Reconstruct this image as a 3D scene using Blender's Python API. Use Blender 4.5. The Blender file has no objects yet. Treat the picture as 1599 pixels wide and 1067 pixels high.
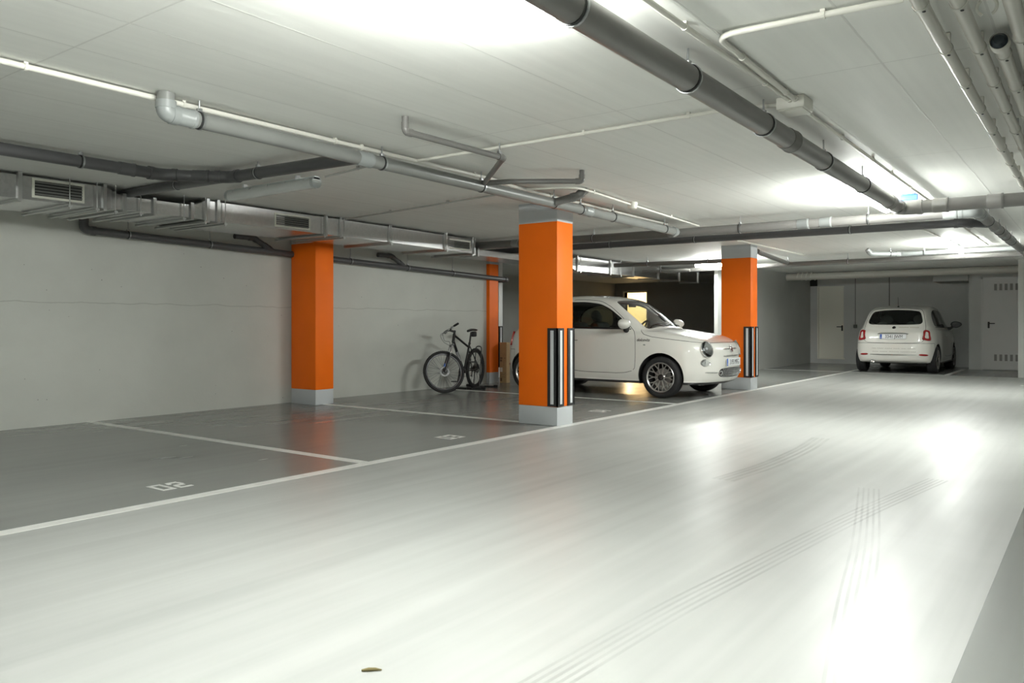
import bpy, bmesh, math, random
import numpy as np
from mathutils import Vector, Matrix
from mathutils.bvhtree import BVHTree

random.seed(7)
PI = math.pi
SC = bpy.context.scene
COL = SC.collection

# ------------------------------------------------------------------ camera
cam_data = bpy.data.cameras.new('camera')
cam_data.sensor_width = 36.0
cam_data.lens = 28.03
cam_data.shift_y = -0.0172
cam_data.clip_start = 0.05
cam_data.clip_end = 200
cam = bpy.data.objects.new('camera', cam_data)
COL.objects.link(cam)
cam.location = (0, 0, 1.08)
cam.rotation_euler = (math.radians(90), 0, math.radians(36.4 - 90))
SC.camera = cam

# ------------------------------------------------------------------ world and exposure
w = bpy.data.worlds.new('world')
SC.world = w
w.use_nodes = True
w.node_tree.nodes['Background'].inputs[0].default_value = (0.8, 0.85, 0.9, 1)
w.node_tree.nodes['Background'].inputs[1].default_value = 0.02
SC.view_settings.view_transform = 'Standard'
SC.view_settings.look = 'None'
SC.view_settings.gamma = 1.0
SC.view_settings.use_curve_mapping = False
SC.view_settings.exposure = 0.30
LAMP_POWER = 185.0         # emission strength of a lit fluorescent diffuser
WARM_POWER = 160.0          # watts of the lamp in the room behind the far doorway

# ------------------------------------------------------------------ materials
MATS = {}
def nodes_of(m):
    m.use_nodes = True
    return m.node_tree.nodes, m.node_tree.links

def mat(name, color, rough=0.5, metal=0.0, coat=0.0, noise=0.0, nscale=8.0, bump=0.0, bscale=40.0, spec=0.5, stretch=(1, 1, 1), rvar=0.0):
    if name in MATS: return MATS[name]
    m = bpy.data.materials.new(name); MATS[name] = m
    n, l = nodes_of(m)
    p = n['Principled BSDF']
    p.inputs['Base Color'].default_value = (*color, 1)
    p.inputs['Roughness'].default_value = rough
    p.inputs['Metallic'].default_value = metal
    p.inputs['Coat Weight'].default_value = coat
    p.inputs['Coat Roughness'].default_value = 0.04
    p.inputs['Specular IOR Level'].default_value = spec
    if noise or bump or rvar:
        tc = n.new('ShaderNodeTexCoord'); mp = n.new('ShaderNodeMapping')
        mp.inputs['Scale'].default_value = stretch
        l.new(tc.outputs['Object'], mp.inputs['Vector'])
    if noise or rvar:
        t = n.new('ShaderNodeTexNoise'); t.inputs['Scale'].default_value = nscale
        t.inputs['Detail'].default_value = 6
        l.new(mp.outputs[0], t.inputs['Vector'])
    if noise:
        r = n.new('ShaderNodeMapRange')
        r.inputs['From Min'].default_value = 0.3; r.inputs['From Max'].default_value = 0.7
        r.inputs['To Min'].default_value = 1 - noise; r.inputs['To Max'].default_value = 1 + noise
        l.new(t.outputs['Fac'], r.inputs['Value'])
        mx = n.new('ShaderNodeVectorMath'); mx.operation = 'SCALE'
        mx.inputs[0].default_value = color
        l.new(r.outputs[0], mx.inputs['Scale'])
        l.new(mx.outputs[0], p.inputs['Base Color'])
    if rvar:
        r = n.new('ShaderNodeMapRange')
        r.inputs['From Min'].default_value = 0.3; r.inputs['From Max'].default_value = 0.7
        r.inputs['To Min'].default_value = max(0.02, rough - rvar); r.inputs['To Max'].default_value = rough + rvar
        l.new(t.outputs['Fac'], r.inputs['Value'])
        l.new(r.outputs[0], p.inputs['Roughness'])
    if bump:
        t2 = n.new('ShaderNodeTexNoise'); t2.inputs['Scale'].default_value = bscale
        t2.inputs['Detail'].default_value = 5
        l.new(mp.outputs[0], t2.inputs['Vector'])
        b = n.new('ShaderNodeBump'); b.inputs['Strength'].default_value = bump
        b.inputs['Distance'].default_value = 0.01
        l.new(t2.outputs['Fac'], b.inputs['Height'])
        l.new(b.outputs[0], p.inputs['Normal'])
    return m

def emit_mat(name, color, strength):
    m = bpy.data.materials.new(name); MATS[name] = m
    n, l = nodes_of(m)
    p = n['Principled BSDF']
    p.inputs['Base Color'].default_value = (0.9, 0.9, 0.9, 1)
    p.inputs['Emission Color'].default_value = (*color, 1)
    p.inputs['Emission Strength'].default_value = strength
    return m

def glass_mat(name, tint, ior=1.45, rough=0.0):
    m = bpy.data.materials.new(name); MATS[name] = m
    n, l = nodes_of(m)
    n.remove(n['Principled BSDF'])
    tr = n.new('ShaderNodeBsdfTransparent'); tr.inputs[0].default_value = (*tint, 1)
    gl = n.new('ShaderNodeBsdfGlossy'); gl.inputs['Roughness'].default_value = rough
    gl.inputs[0].default_value = (1, 1, 1, 1)
    fr = n.new('ShaderNodeFresnel'); fr.inputs[0].default_value = ior
    mx = n.new('ShaderNodeMixShader')
    l.new(fr.outputs[0], mx.inputs[0]); l.new(tr.outputs[0], mx.inputs[1]); l.new(gl.outputs[0], mx.inputs[2])
    l.new(mx.outputs[0], n['Material Output'].inputs[0])
    return m

# ------------------------------------------------------------------ mesh helpers
class MB:
    """collects boxes, tubes and lathed shapes and links them as ONE mesh object"""
    def __init__(s): s.v = []; s.f = []; s.m = []; s.cur = 0
    def add(s, vs, fs):
        b = len(s.v); s.v += [tuple(q) for q in vs]
        s.f += [tuple(b + i for i in f) for f in fs]; s.m += [s.cur] * len(fs)
        return s
    def box(s, lo, hi, mtx=None):
        x0, y0, z0 = lo; x1, y1, z1 = hi
        vs = [(x0,y0,z0),(x1,y0,z0),(x1,y1,z0),(x0,y1,z0),(x0,y0,z1),(x1,y0,z1),(x1,y1,z1),(x0,y1,z1)]
        if mtx is not None: vs = [tuple(mtx @ Vector(q)) for q in vs]
        return s.add(vs, [(0,3,2,1),(4,5,6,7),(0,1,5,4),(1,2,6,5),(2,3,7,6),(3,0,4,7)])
    def rbox(s, lo, hi, r=0.01, seg=3, mtx=None):
        bm = bmesh.new()
        x0, y0, z0 = lo; x1, y1, z1 = hi
        vs = [bm.verts.new(q) for q in [(x0,y0,z0),(x1,y0,z0),(x1,y1,z0),(x0,y1,z0),(x0,y0,z1),(x1,y0,z1),(x1,y1,z1),(x0,y1,z1)]]
        for f in [(0,3,2,1),(4,5,6,7),(0,1,5,4),(1,2,6,5),(2,3,7,6),(3,0,4,7)]: bm.faces.new([vs[i] for i in f])
        bmesh.ops.bevel(bm, geom=list(bm.edges), offset=r, segments=seg, affect='EDGES', profile=0.5)
        bm.verts.index_update()
        vv = [v.co.copy() for v in bm.verts]
        if mtx is not None: vv = [mtx @ q for q in vv]
        s.add(vv, [[v.index for v in f.verts] for f in bm.faces]); bm.free()
        return s
    def tube(s, pts, r, seg=16, cap=True, closed=False):
        pts = [Vector(p) for p in pts]; n = len(pts)
        rs = r if isinstance(r, (list, tuple)) else [r] * n
        tang = []
        for i in range(n):
            a = pts[(i - 1) % n] if (closed or i > 0) else pts[i]
            b = pts[(i + 1) % n] if (closed or i < n - 1) else pts[i]
            t = (b - a)
            tang.append(t.normalized() if t.length > 1e-9 else Vector((0, 0, 1)))
        up = Vector((0, 0, 1))
        if abs(tang[0].dot(up)) > 0.95: up = Vector((0, 1, 0))
        nrm = (up - tang[0] * up.dot(tang[0])).normalized()
        vs = []
        for i in range(n):
            t = tang[i]
            nrm = (nrm - t * nrm.dot(t))
            nrm = nrm.normalized() if nrm.length > 1e-6 else t.orthogonal().normalized()
            bi = t.cross(nrm)
            k = 1.0
            if 0 < i < n - 1 and not closed:
                d1 = (pts[i] - pts[i-1]).normalized(); c = max(0.3, abs(d1.dot(t)))
                k = 1.0
            for j in range(seg):
                a = 2 * PI * j / seg
                vs.append(pts[i] + (nrm * math.cos(a) + bi * math.sin(a)) * rs[i] * k)
        fs = []
        m = n if closed else n - 1
        for i in range(m):
            i2 = (i + 1) % n
            for j in range(seg):
                j2 = (j + 1) % seg
                fs.append((i*seg+j, i*seg+j2, i2*seg+j2, i2*seg+j))
        if cap and not closed:
            fs.append(tuple(reversed(range(seg)))); fs.append(tuple((n-1)*seg + j for j in range(seg)))
        return s.add(vs, fs)
    def lathe(s, prof, mtx, seg=32, closed=False, caps=True):
        """prof: (radius, height) pairs turned about local z of mtx"""
        n = len(prof); vs = []; fs = []
        for (r, h) in prof:
            for j in range(seg):
                a = 2 * PI * j / seg
                vs.append(mtx @ Vector((r*math.cos(a), r*math.sin(a), h)))
        for i in range(n if closed else n - 1):
            i2 = (i + 1) % n
            for j in range(seg):
                j2 = (j + 1) % seg
                fs.append((i*seg+j, i*seg+j2, i2*seg+j2, i2*seg+j))
        if not closed and caps:
            if prof[0][0] > 1e-6: fs.append(tuple(reversed(range(seg))))
            if prof[-1][0] > 1e-6: fs.append(tuple((n-1)*seg + j for j in range(seg)))
        return s.add(vs, fs)
    def prism(s, poly, z0, z1, mtx=None):
        n = len(poly)
        vs = [Vector((x, y, z0)) for x, y in poly] + [Vector((x, y, z1)) for x, y in poly]
        if mtx is not None: vs = [mtx @ q for q in vs]
        fs = [tuple(reversed(range(n))), tuple(range(n, 2*n))]
        fs += [(i, (i+1) % n, n + (i+1) % n, n + i) for i in range(n)]
        return s.add(vs, fs)
    def build(s, name, m, parent=None, smooth=35, loc=None):
        me = bpy.data.meshes.new(name)
        me.from_pydata(s.v, [], s.f)
        ms = m if isinstance(m, (list, tuple)) else [m]
        for q in ms: me.materials.append(q)
        if len(ms) > 1: me.polygons.foreach_set('material_index', s.m)
        bm = bmesh.new(); bm.from_mesh(me)
        bmesh.ops.remove_doubles(bm, verts=bm.verts, dist=1e-6)
        bmesh.ops.recalc_face_normals(bm, faces=bm.faces)
        bm.to_mesh(me); bm.free()
        if smooth:
            me.shade_smooth(); me.set_sharp_from_angle(angle=math.radians(smooth))
        o = bpy.data.objects.new(name, me); COL.objects.link(o)
        if parent is not None: o.parent = parent
        if loc is not None: o.location = loc
        return o

def tag(o, label=None, cat=None, group=None, kind=None):
    if label: o['label'] = label
    if cat: o['category'] = cat
    if group: o['group'] = group
    if kind: o['kind'] = kind
    return o

def thing(name, label, cat, loc=(0, 0, 0), rz=0.0, group=None):
    o = bpy.data.objects.new(name, None); COL.objects.link(o)
    o.empty_display_size = 0.1
    o.location = loc; o.rotation_euler = (0, 0, rz)
    return tag(o, label, cat, group)

def copy_tree(o, parent=None):
    c = o.copy(); COL.objects.link(c)
    if parent is not None: c.parent = parent
    for ch in [q for q in bpy.data.objects if q.parent == o]: copy_tree(ch, c)
    return c

def frame_z(origin, zdir, xhint=(1, 0, 0)):
    z = Vector(zdir).normalized(); x = Vector(xhint)
    x = (x - z * x.dot(z))
    if x.length < 1e-4: x = z.orthogonal()
    x.normalize(); y = z.cross(x)
    m = Matrix((x, y, z)).transposed().to_4x4(); m.translation = Vector(origin)
    return m

def fillet(pts, rad, n=6):
    """round the corners of a polyline"""
    pts = [Vector(p) for p in pts]; out = [pts[0]]
    for i in range(1, len(pts) - 1):
        p = pts[i]; a = (pts[i-1] - p); b = (pts[i+1] - p)
        ang = a.angle(b)
        d = min(rad / math.tan(ang / 2), a.length * 0.49, b.length * 0.49)
        p0 = p + a.normalized() * d; p1 = p + b.normalized() * d
        for k in range(n + 1):
            t = k / n
            out.append(p0 * (1-t)**2 + p * 2*t*(1-t) + p1 * t*t)
    out.append(pts[-1])
    return out

def text_mesh(name, body, size, m, parent=None, mtx=None, depth=0.001, align='CENTER', shear=0.0, xscale=1.0, bold=0.0):
    cu = bpy.data.curves.new(name, 'FONT'); cu.body = body; cu.size = size
    cu.align_x = align; cu.align_y = 'CENTER'; cu.extrude = depth; cu.shear = shear; cu.offset = bold
    t = bpy.data.objects.new(name + '_tmp', cu); COL.objects.link(t)
    dg = bpy.context.evaluated_depsgraph_get()
    me = bpy.data.meshes.new_from_object(t.evaluated_get(dg))
    bpy.data.objects.remove(t)
    M = Matrix.Diagonal((xscale, 1, 1, 1))
    me.transform(M if mtx is None else mtx @ M)
    me.materials.clear(); me.materials.append(m); me.name = name
    o = bpy.data.objects.new(name, me); COL.objects.link(o)
    if parent is not None: o.parent = parent
    return o
# ------------------------------------------------------------------ cars
CAR_L = 3.571
CAR_SCALE = 1.035
def car_grid():
    base = [(0,0),(.015,.22),(.06,.42),(.15,.60),(.29,.715),(.50,.775),(.76,.80),(1.05,.808),(1.40,.8135),(1.80,.8135),
            (2.20,.8135),(2.60,.813),(2.95,.80),(3.20,.79),(3.38,.74),(3.50,.61),(3.555,.35),(3.571,0)]
    n = len(base); R = []
    def inset(fi, ri, ky, z):
        row = []
        for (x, y) in base:
            t = x / CAR_L
            xx = x + fi * max(0, 1 - x / .5) - ri * max(0, 1 - (CAR_L - x) / .5)
            zz = z(t) if callable(z) else z
            row.append((xx, y * ky, zz))
        return row
    r1 = inset(.16, .16, .93, lambda t: .195 + .03*max(0, (t-.9)/.1))
    R.append([(x, 0.0, z) for x, y, z in r1])
    R.append(r1)
    R.append(inset(.055, .06, .98, lambda t: .245 + .02*max(0, (t-.88)/.12)))
    R.append(inset(.0, .012, 1.0, .37))
    R.append(inset(.014, .0, 1.0, .53))
    R.append([(.037,0,.68),(.049,.22,.68),(.087,.425,.685),(.178,.60,.69),(.312,.71,.695),(.51,.77,.70),(.765,.796,.705),(1.055,.804,.71),(1.40,.809,.71),(1.80,.809,.712),
              (2.20,.809,.715),(2.60,.808,.717),(2.95,.795,.72),(3.19,.78,.72),(3.365,.725,.72),(3.485,.595,.715),(3.537,.34,.71),(3.55,0,.705)])
    R.append([(.082,0,.755),(.093,.21,.757),(.128,.405,.763),(.21,.575,.778),(.335,.68,.803),(.53,.742,.83),(.775,.772,.85),(1.065,.785,.863),(1.41,.793,.873),(1.80,.795,.882),
              (2.20,.795,.89),(2.60,.791,.896),(2.94,.776,.90),(3.18,.75,.90),(3.345,.69,.89),(3.455,.56,.875),(3.507,.32,.855),(3.52,0,.845)])
    r7 = [(.122,0,.787),(.134,.19,.789),(.17,.37,.798),(.25,.525,.823),(.375,.625,.856),(.56,.685,.89),(.79,.72,.917),(1.08,.738,.934),(1.42,.747,.944),(1.80,.752,.953),
          (2.20,.752,.962),(2.60,.747,.972),(2.93,.730,.980),(3.155,.70,.980),(3.305,.637,.970),(3.41,.51,.948),(3.462,.285,.92),(3.48,0,.908)]
    r11 = [(.165,0,.806),(.17,0,.809),(.193,0,.822),(.25,0,.847),(.355,0,.882),(.525,0,.923),(.76,0,.965),(.985,0,1.005),(1.30,0,1.238),(1.62,0,1.418),
           (2.05,0,1.486),(2.50,0,1.482),(2.90,0,1.435),(3.10,0,1.378),(3.23,0,1.24),(3.315,0,1.125),(3.365,0,1.05),(3.40,0,1.0)]
    r8 = []; r9 = []; r10 = []
    for i in range(7):
        a, b = r7[i], r11[i]
        for row, t in ((r8, .27), (r9, .52), (r10, .76)):
            k = 1 - (1 - t)**2
            row.append((a[0]+(b[0]-a[0])*k, a[1]*(1-t), a[2]+(b[2]-a[2])*k))
    r8 += [(1.09,.700,.962),(1.43,.698,1.09),(1.79,.688,1.19),(2.18,.678,1.225),(2.58,.672,1.23),(2.91,.654,1.205),(3.125,.63,1.155),(3.270,.60,1.075),(3.374,.50,1.01),(3.434,.275,.965),(3.457,0,.942)]
    r9 += [(1.06,.615,.985),(1.385,.608,1.205),(1.675,.585,1.37),(2.06,.567,1.432),(2.50,.560,1.430),(2.885,.545,1.382),(3.085,.54,1.315),(3.225,.545,1.18),(3.330,.46,1.07),(3.400,.25,1.0),(3.428,0,.97)]
    r10 += [(1.005,.32,1.003),(1.325,.32,1.232),(1.635,.31,1.408),(2.05,.30,1.473),(2.50,.295,1.470),(2.895,.285,1.422),(3.098,.28,1.362),(3.228,.285,1.225),(3.320,.235,1.115),(3.378,.13,1.035),(3.412,0,.992)]
    R += [r7, r8, r9, r10, r11]
    return np.array(R)      # rows x stations x 3

def crom(P, axis, k):
    """Catmull-Rom refine along an axis, k samples per span"""
    P = np.moveaxis(P, axis, 0); n = P.shape[0]
    E = np.concatenate([2*P[:1]-P[1:2], P, 2*P[-1:]-P[-2:-1]])
    out = []
    for i in range(n - 1):
        p0, p1, p2, p3 = E[i], E[i+1], E[i+2], E[i+3]
        for t in np.linspace(0, 1, k, endpoint=False):
            out.append(.5*((2*p1)+(-p0+p2)*t+(2*p0-5*p1+4*p2-p3)*t*t+(-p0+3*p1-3*p2+p3)*t**3))
    out.append(P[-1])
    return np.moveaxis(np.array(out), 0, axis)

def poly_sdf(poly):
    P = np.array(poly, float); Q = np.roll(P, -1, 0)
    def f(a, b):
        a = np.asarray(a, float); b = np.asarray(b, float)
        d = np.full(a.shape, 1e9); ins = np.zeros(a.shape, bool)
        for (x0, y0), (x1, y1) in zip(P, Q):
            ex, ey = x1-x0, y1-y0
            wx, wy = a-x0, b-y0
            t = np.clip((wx*ex+wy*ey)/(ex*ex+ey*ey+1e-12), 0, 1)
            d = np.minimum(d, np.hypot(wx-t*ex, wy-t*ey))
            c = ((y0 <= b) != (y1 <= b))
            with np.errstate(divide='ignore', invalid='ignore'):
                xi = x0 + (b-y0)/(y1-y0+1e-15)*ex
            ins ^= c & (a < xi)
        return np.where(ins, -d, d)
    return f

def smooth_poly(poly, n=5):
    """closed Catmull-Rom through a polygon"""
    P = np.array(poly, float); m = len(P); out = []
    for i in range(m):
        p0, p1, p2, p3 = P[i-1], P[i], P[(i+1) % m], P[(i+2) % m]
        for t in np.linspace(0, 1, n, endpoint=False):
            out.append(.5*((2*p1)+(-p0+p2)*t+(2*p0-5*p1+4*p2-p3)*t*t+(-p0+3*p1-3*p2+p3)*t**3))
    return [tuple(q) for q in out]

def chaikin(poly, n=2):
    P = [np.array(p, float) for p in poly]
    for _ in range(n):
        Q = []
        for i in range(len(P)):
            a, b = P[i], P[(i+1) % len(P)]
            Q += [a*.82+b*.18, a*.18+b*.82]
        P = Q
    return [tuple(p) for p in P]

def bm_cut(bm, f):
    """split the faces of bm along the zero line of f(coords array)"""
    bm.verts.ensure_lookup_table(); bm.verts.index_update()
    co = np.array([v.co for v in bm.verts])
    val = f(co)
    val = np.where(np.abs(val) < 2e-4, 2e-4, val)
    new = {}
    for e in list(bm.edges):
        a, b = e.verts
        va, vb = val[a.index], val[b.index]
        if (va > 0) != (vb > 0) and abs(va) < .5 and abs(vb) < .5:
            lo, hi = 0.0, 1.0
            A, B = np.array(a.co), np.array(b.co)
            for _ in range(7):
                md = (lo+hi)/2
                s = f((A+(B-A)*md)[None])[0]
                if (s > 0) == (va > 0): lo = md
                else: hi = md
            new[e] = (a, (lo+hi)/2)
    nv = set()
    for e, (a, t) in new.items():
        ne, v = bmesh.utils.edge_split(e, a, t)
        nv.add(v)
    faces = set(fc for v in nv for fc in v.link_faces)
    for fc in faces:
        vs = [v for v in fc.verts if v in nv]
        if len(vs) == 2:
            try: bmesh.utils.face_split(fc, vs[0], vs[1])
            except ValueError: pass

def car_body_parts():
    """the half shell cut into panels; returns {panel: (verts, faces)} for y >= 0 plus the whole half shell"""
    G = crom(crom(car_grid(), 0, 9), 1, 9)
    G[:, :, 1] = np.maximum(G[:, :, 1], 0)
    G[:, 0, 1] = 0; G[:, -1, 1] = 0; G[0, :, 1] = 0; G[-1, :, 1] = 0
    nr, ns, _ = G.shape
    bm = bmesh.new()
    vs = [[bm.verts.new(G[i, j]) for j in range(ns)] for i in range(nr)]
    for i in range(nr-1):
        for j in range(ns-1):
            bm.faces.new((vs[i][j], vs[i][j+1], vs[i+1][j+1], vs[i+1][j]))
    bmesh.ops.remove_doubles(bm, verts=bm.verts, dist=1e-5)
    bmesh.ops.dissolve_degenerate(bm, edges=bm.edges, dist=1e-5)
    full = BVHTree.FromBMesh(bm)
    door = poly_sdf(chaikin([(1.15,.335),(1.135,.60),(1.145,.86),(1.19,.945),(1.42,1.15),(1.62,1.30),(1.80,1.385),(2.05,1.41),(2.33,1.412),(2.36,1.18),(2.355,.95),(2.335,.62),(2.27,.42),(2.16,.335)], 2))
    dlo = poly_sdf(chaikin([(1.215,.965),(1.42,1.125),(1.62,1.265),(1.80,1.345),(2.05,1.375),(2.35,1.378),(2.62,1.355),(2.82,1.30),(2.945,1.20),(2.985,1.09),(2.955,1.005),(2.60,.992),(2.20,.982),(1.70,.973)], 2))
    gdoor = poly_sdf(chaikin([(1.375,.992),(1.54,1.19),(1.66,1.265),(1.82,1.332),(2.05,1.358),(2.255,1.360),(2.265,.999),(1.70,.993)], 2))
    gvent = poly_sdf(chaikin([(1.27,.99),(1.35,.992),(1.51,1.165),(1.47,1.14)], 1))
    gquart = poly_sdf(chaikin([(2.345,1.005),(2.335,1.36),(2.61,1.34),(2.80,1.285),(2.92,1.19),(2.957,1.09),(2.93,1.02),(2.60,1.008)], 2))
    screen = poly_sdf(chaikin([(-.62,.97),(-.60,1.02),(-.555,1.30),(-.51,1.378),(-.30,1.398),(0,1.405),(.30,1.398),(.51,1.378),(.555,1.30),(.60,1.02),(.62,.97),(.30,1.003),(0,1.01),(-.30,1.003)], 1))
    rearg = poly_sdf(chaikin([(-.56,1.052),(-.475,1.335),(-.25,1.36),(0,1.365),(.25,1.36),(.475,1.335),(.56,1.052),(.25,1.04),(0,1.037),(-.25,1.04)], 2))
    roofg = poly_sdf(chaikin([(1.70,-.47),(1.70,.47),(2.36,.46),(2.36,-.46)], 2))
    gate = poly_sdf(chaikin([(-.585,.69),(-.615,.97),(-.515,1.375),(-.25,1.40),(0,1.405),(.25,1.40),(.515,1.375),(.615,.97),(.585,.69),(.50,.655),(0,.645),(-.50,.655)], 2))
    hood = poly_sdf([(-.2,.777),(.12,.779),(.25,.787),(.45,.81),(.70,.838),(.90,.862),(1.02,.895),(1.085,.945),(1.11,1.0),(1.1,1.2),(-.2,1.2)])
    def side(fn): return lambda c: np.where(c[:, 1] > .42, fn(c[:, 0], c[:, 2]), 1.0)
    fns = [
        ('arch_front', lambda c: np.where(c[:, 1] > .40, np.hypot(c[:, 0]-.755, c[:, 2]-.30)-.335, 1.0)),
        ('arch_rear', lambda c: np.where(c[:, 1] > .40, np.hypot(c[:, 0]-3.045, c[:, 2]-.30)-.332, 1.0)),
        ('glass_door', side(gdoor)), ('glass_vent', side(gvent)), ('glass_quarter', side(gquart)), ('window_surround', side(dlo)),
        ('windscreen', lambda c: np.where((c[:, 0] < 1.72) & (c[:, 0] > .93), screen(c[:, 1], c[:, 2]), 1.0)),
        ('glass_rear', lambda c: np.where(c[:, 0] > 3.0, rearg(c[:, 1], c[:, 2]), 1.0)),
        ('roof_glass', lambda c: np.where(c[:, 2] > 1.3, roofg(c[:, 0], c[:, 1]), 1.0)),
        ('door', side(door)),
        ('tailgate', lambda c: np.where(c[:, 0] > 2.98, gate(c[:, 1], c[:, 2]), 1.0)),
        ('bonnet', lambda c: np.where(c[:, 0] < 1.1, hood(c[:, 0], c[:, 2]), 1.0)),
        ('rear_bumper', lambda c: np.where(c[:, 0] > 2.9, np.maximum(c[:, 2]-.643, 3.30-c[:, 0]), 1.0)),
        ('underbody', lambda c: c[:, 2]-.232 - .02*(c[:, 0] > 3.3)),
    ]
    gap = .0032
    seams = ('door', 'tailgate', 'bonnet', 'rear_bumper')
    for nm, f in fns:
        if nm in seams:
            bm_cut(bm, lambda c, f=f: f(c)+gap); bm_cut(bm, lambda c, f=f: f(c)-gap)
        else:
            bm_cut(bm, f)
    bm.normal_update()
    bm.verts.index_update(); bm.faces.ensure_lookup_table()
    cen = np.array([fc.calc_center_median() for fc in bm.faces])
    vals = {nm: f(cen) for nm, f in fns}
    co = np.array([v.co for v in bm.verts])
    nor = np.array([v.normal for v in bm.verts])
    groups = {}
    for k, fc in enumerate(bm.faces):
        g = None
        for nm, _ in fns:
            v = vals[nm][k]
            if nm in seams:
                if abs(v) < gap and vals['underbody'][k] > 0: g = 'seam'; break
                if v < 0: g = nm; break
            elif v < 0: g = nm; break
        g = g or 'body'
        groups.setdefault(g, []).append([v.index for v in fc.verts])
    bm.free()
    return co, nor, groups, full

CAR_CO, CAR_NOR, CAR_GROUPS, CAR_BVH = car_body_parts()
def car_hit_side(x, z):
    """half width of the shell at a point of the side view"""
    h = CAR_BVH.ray_cast(Vector((x, 2, z)), Vector((0, -1, 0)))
    return h[0], (h[1] if h[1].y > 0 else -h[1])
def car_hit_front(y, z):
    h = CAR_BVH.ray_cast(Vector((-1, y, z)), Vector((1, 0, 0)))
    n = h[1]
    return h[0], (n if n.x < 0 else -n)
def car_hit_rear(y, z):
    h = CAR_BVH.ray_cast(Vector((5, y, z)), Vector((-1, 0, 0)))
    n = h[1]
    return h[0], (n if n.x > 0 else -n)
def car_hit_top(x, y):
    h = CAR_BVH.ray_cast(Vector((x, y, 3)), Vector((0, 0, -1)))
    n = h[1]
    return h[0], (n if n.z > 0 else -n)

def shell_panel(name, faces, m, parent, sides='both', off=0.0, smooth=40):
    """a panel of the shell; sides: both (mirrored into one), 'left' or 'right'. Car space: nose at +x, y to the left, z up"""
    idx = sorted(set(i for f in faces for i in f)); mp = {q: k for k, q in enumerate(idx)}
    P = CAR_CO[idx] + CAR_NOR_OUT[idx]*off
    A = np.column_stack([CAR_L/2 - P[:, 0], P[:, 1], P[:, 2]])
    B = A * np.array([1, -1, 1])
    F = [tuple(mp[i] for i in f) for f in faces]
    mb = MB()
    if sides in ('both', 'left'): mb.add(A, F)
    if sides in ('both', 'right'): mb.add(B, [tuple(reversed(f)) for f in F])
    me = bpy.data.meshes.new(name)
    me.from_pydata(mb.v, [], mb.f); me.materials.append(m)
    bm = bmesh.new(); bm.from_mesh(me)
    bmesh.ops.remove_doubles(bm, verts=bm.verts, dist=2e-5)
    bmesh.ops.recalc_face_normals(bm, faces=bm.faces)
    # outward check
    s = sum(f.normal.dot(f.calc_center_median() - Vector((0, 0, .6))) * f.calc_area() for f in bm.faces)
    if s < 0: bmesh.ops.reverse_faces(bm, faces=bm.faces)
    bm.to_mesh(me); bm.free()
    me.shade_smooth(); me.set_sharp_from_angle(angle=math.radians(smooth))
    o = bpy.data.objects.new(name, me); COL.objects.link(o); o.parent = parent
    return o
# outward normals of the shell
_c = CAR_CO - np.array([1.785, 0, .7])
_s = np.sign(np.sum(_c * CAR_NOR, axis=1)); _s[_s == 0] = 1
CAR_NOR_OUT = CAR_NOR if np.mean(_s) > 0 else -CAR_NOR

M_PAINT = mat('white_car_paint', (.80, .79, .74), rough=.32, coat=1.0)
M_SEAM = mat('panel_gap_black', (.012, .012, .012), rough=.8)
M_BLACKPLASTIC = mat('black_plastic', (.015, .015, .016), rough=.45)
M_GLOSSBLACK = mat('gloss_black', (.01, .01, .011), rough=.12, coat=.5)
M_RUBBER = mat('tyre_rubber', (.016, .016, .017), rough=.72, bump=.15, bscale=60)
M_CHROME = mat('chrome', (.82, .82, .82), rough=.08, metal=1)
M_ALLOY = mat('alloy_wheel', (.56, .54, .52), rough=.28, metal=.9)
M_DARKALLOY = mat('dark_wheel_barrel', (.03, .03, .03), rough=.5, metal=.3)
M_BRAKE = mat('brake_disc_steel', (.35, .34, .33), rough=.4, metal=1)
M_CARGLASS = glass_mat('car_window_glass', (.55, .61, .57), 1.55)
M_SCREEN = glass_mat('windscreen_glass', (.74, .79, .74), 1.6)
M_DARKGLASS = mat('dark_roof_glass', (.012, .012, .013), rough=.05, coat=1)
M_INTERIOR = mat('dark_interior_trim', (.075, .076, .072), rough=.7)
M_SEATCLOTH = mat('grey_seat_fabric', (.13, .14, .135), rough=.9, noise=.2, nscale=60)
M_LENS = glass_mat('clear_lens', (.92, .94, .95))
M_REFLECTOR = mat('lamp_reflector', (.84, .85, .86), rough=.35, metal=.35)
M_RED = mat('red_lamp_lens', (.36, .012, .015), rough=.12, coat=1)
M_PLATE = mat('plate_white', (.82, .83, .84), rough=.35)
M_PLATEBLUE = mat('plate_blue', (.02, .10, .48), rough=.35)
M_PLATEINK = mat('plate_ink', (.012, .012, .014), rough=.5)
M_GOLDINK = mat('sticker_tan', (.42, .36, .25), rough=.5)
M_GREYINK = mat('sticker_grey', (.38, .36, .32), rough=.5)
M_BADGE = mat('badge_dark', (.035, .03, .03), rough=.2, metal=.4)

def C(x, y, z):
    """shell space (x from the nose) to car space"""
    return Vector((CAR_L/2 - x, y, z))
def Cn(n, s=1): return Vector((-n.x, n.y*s, n.z))

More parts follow.
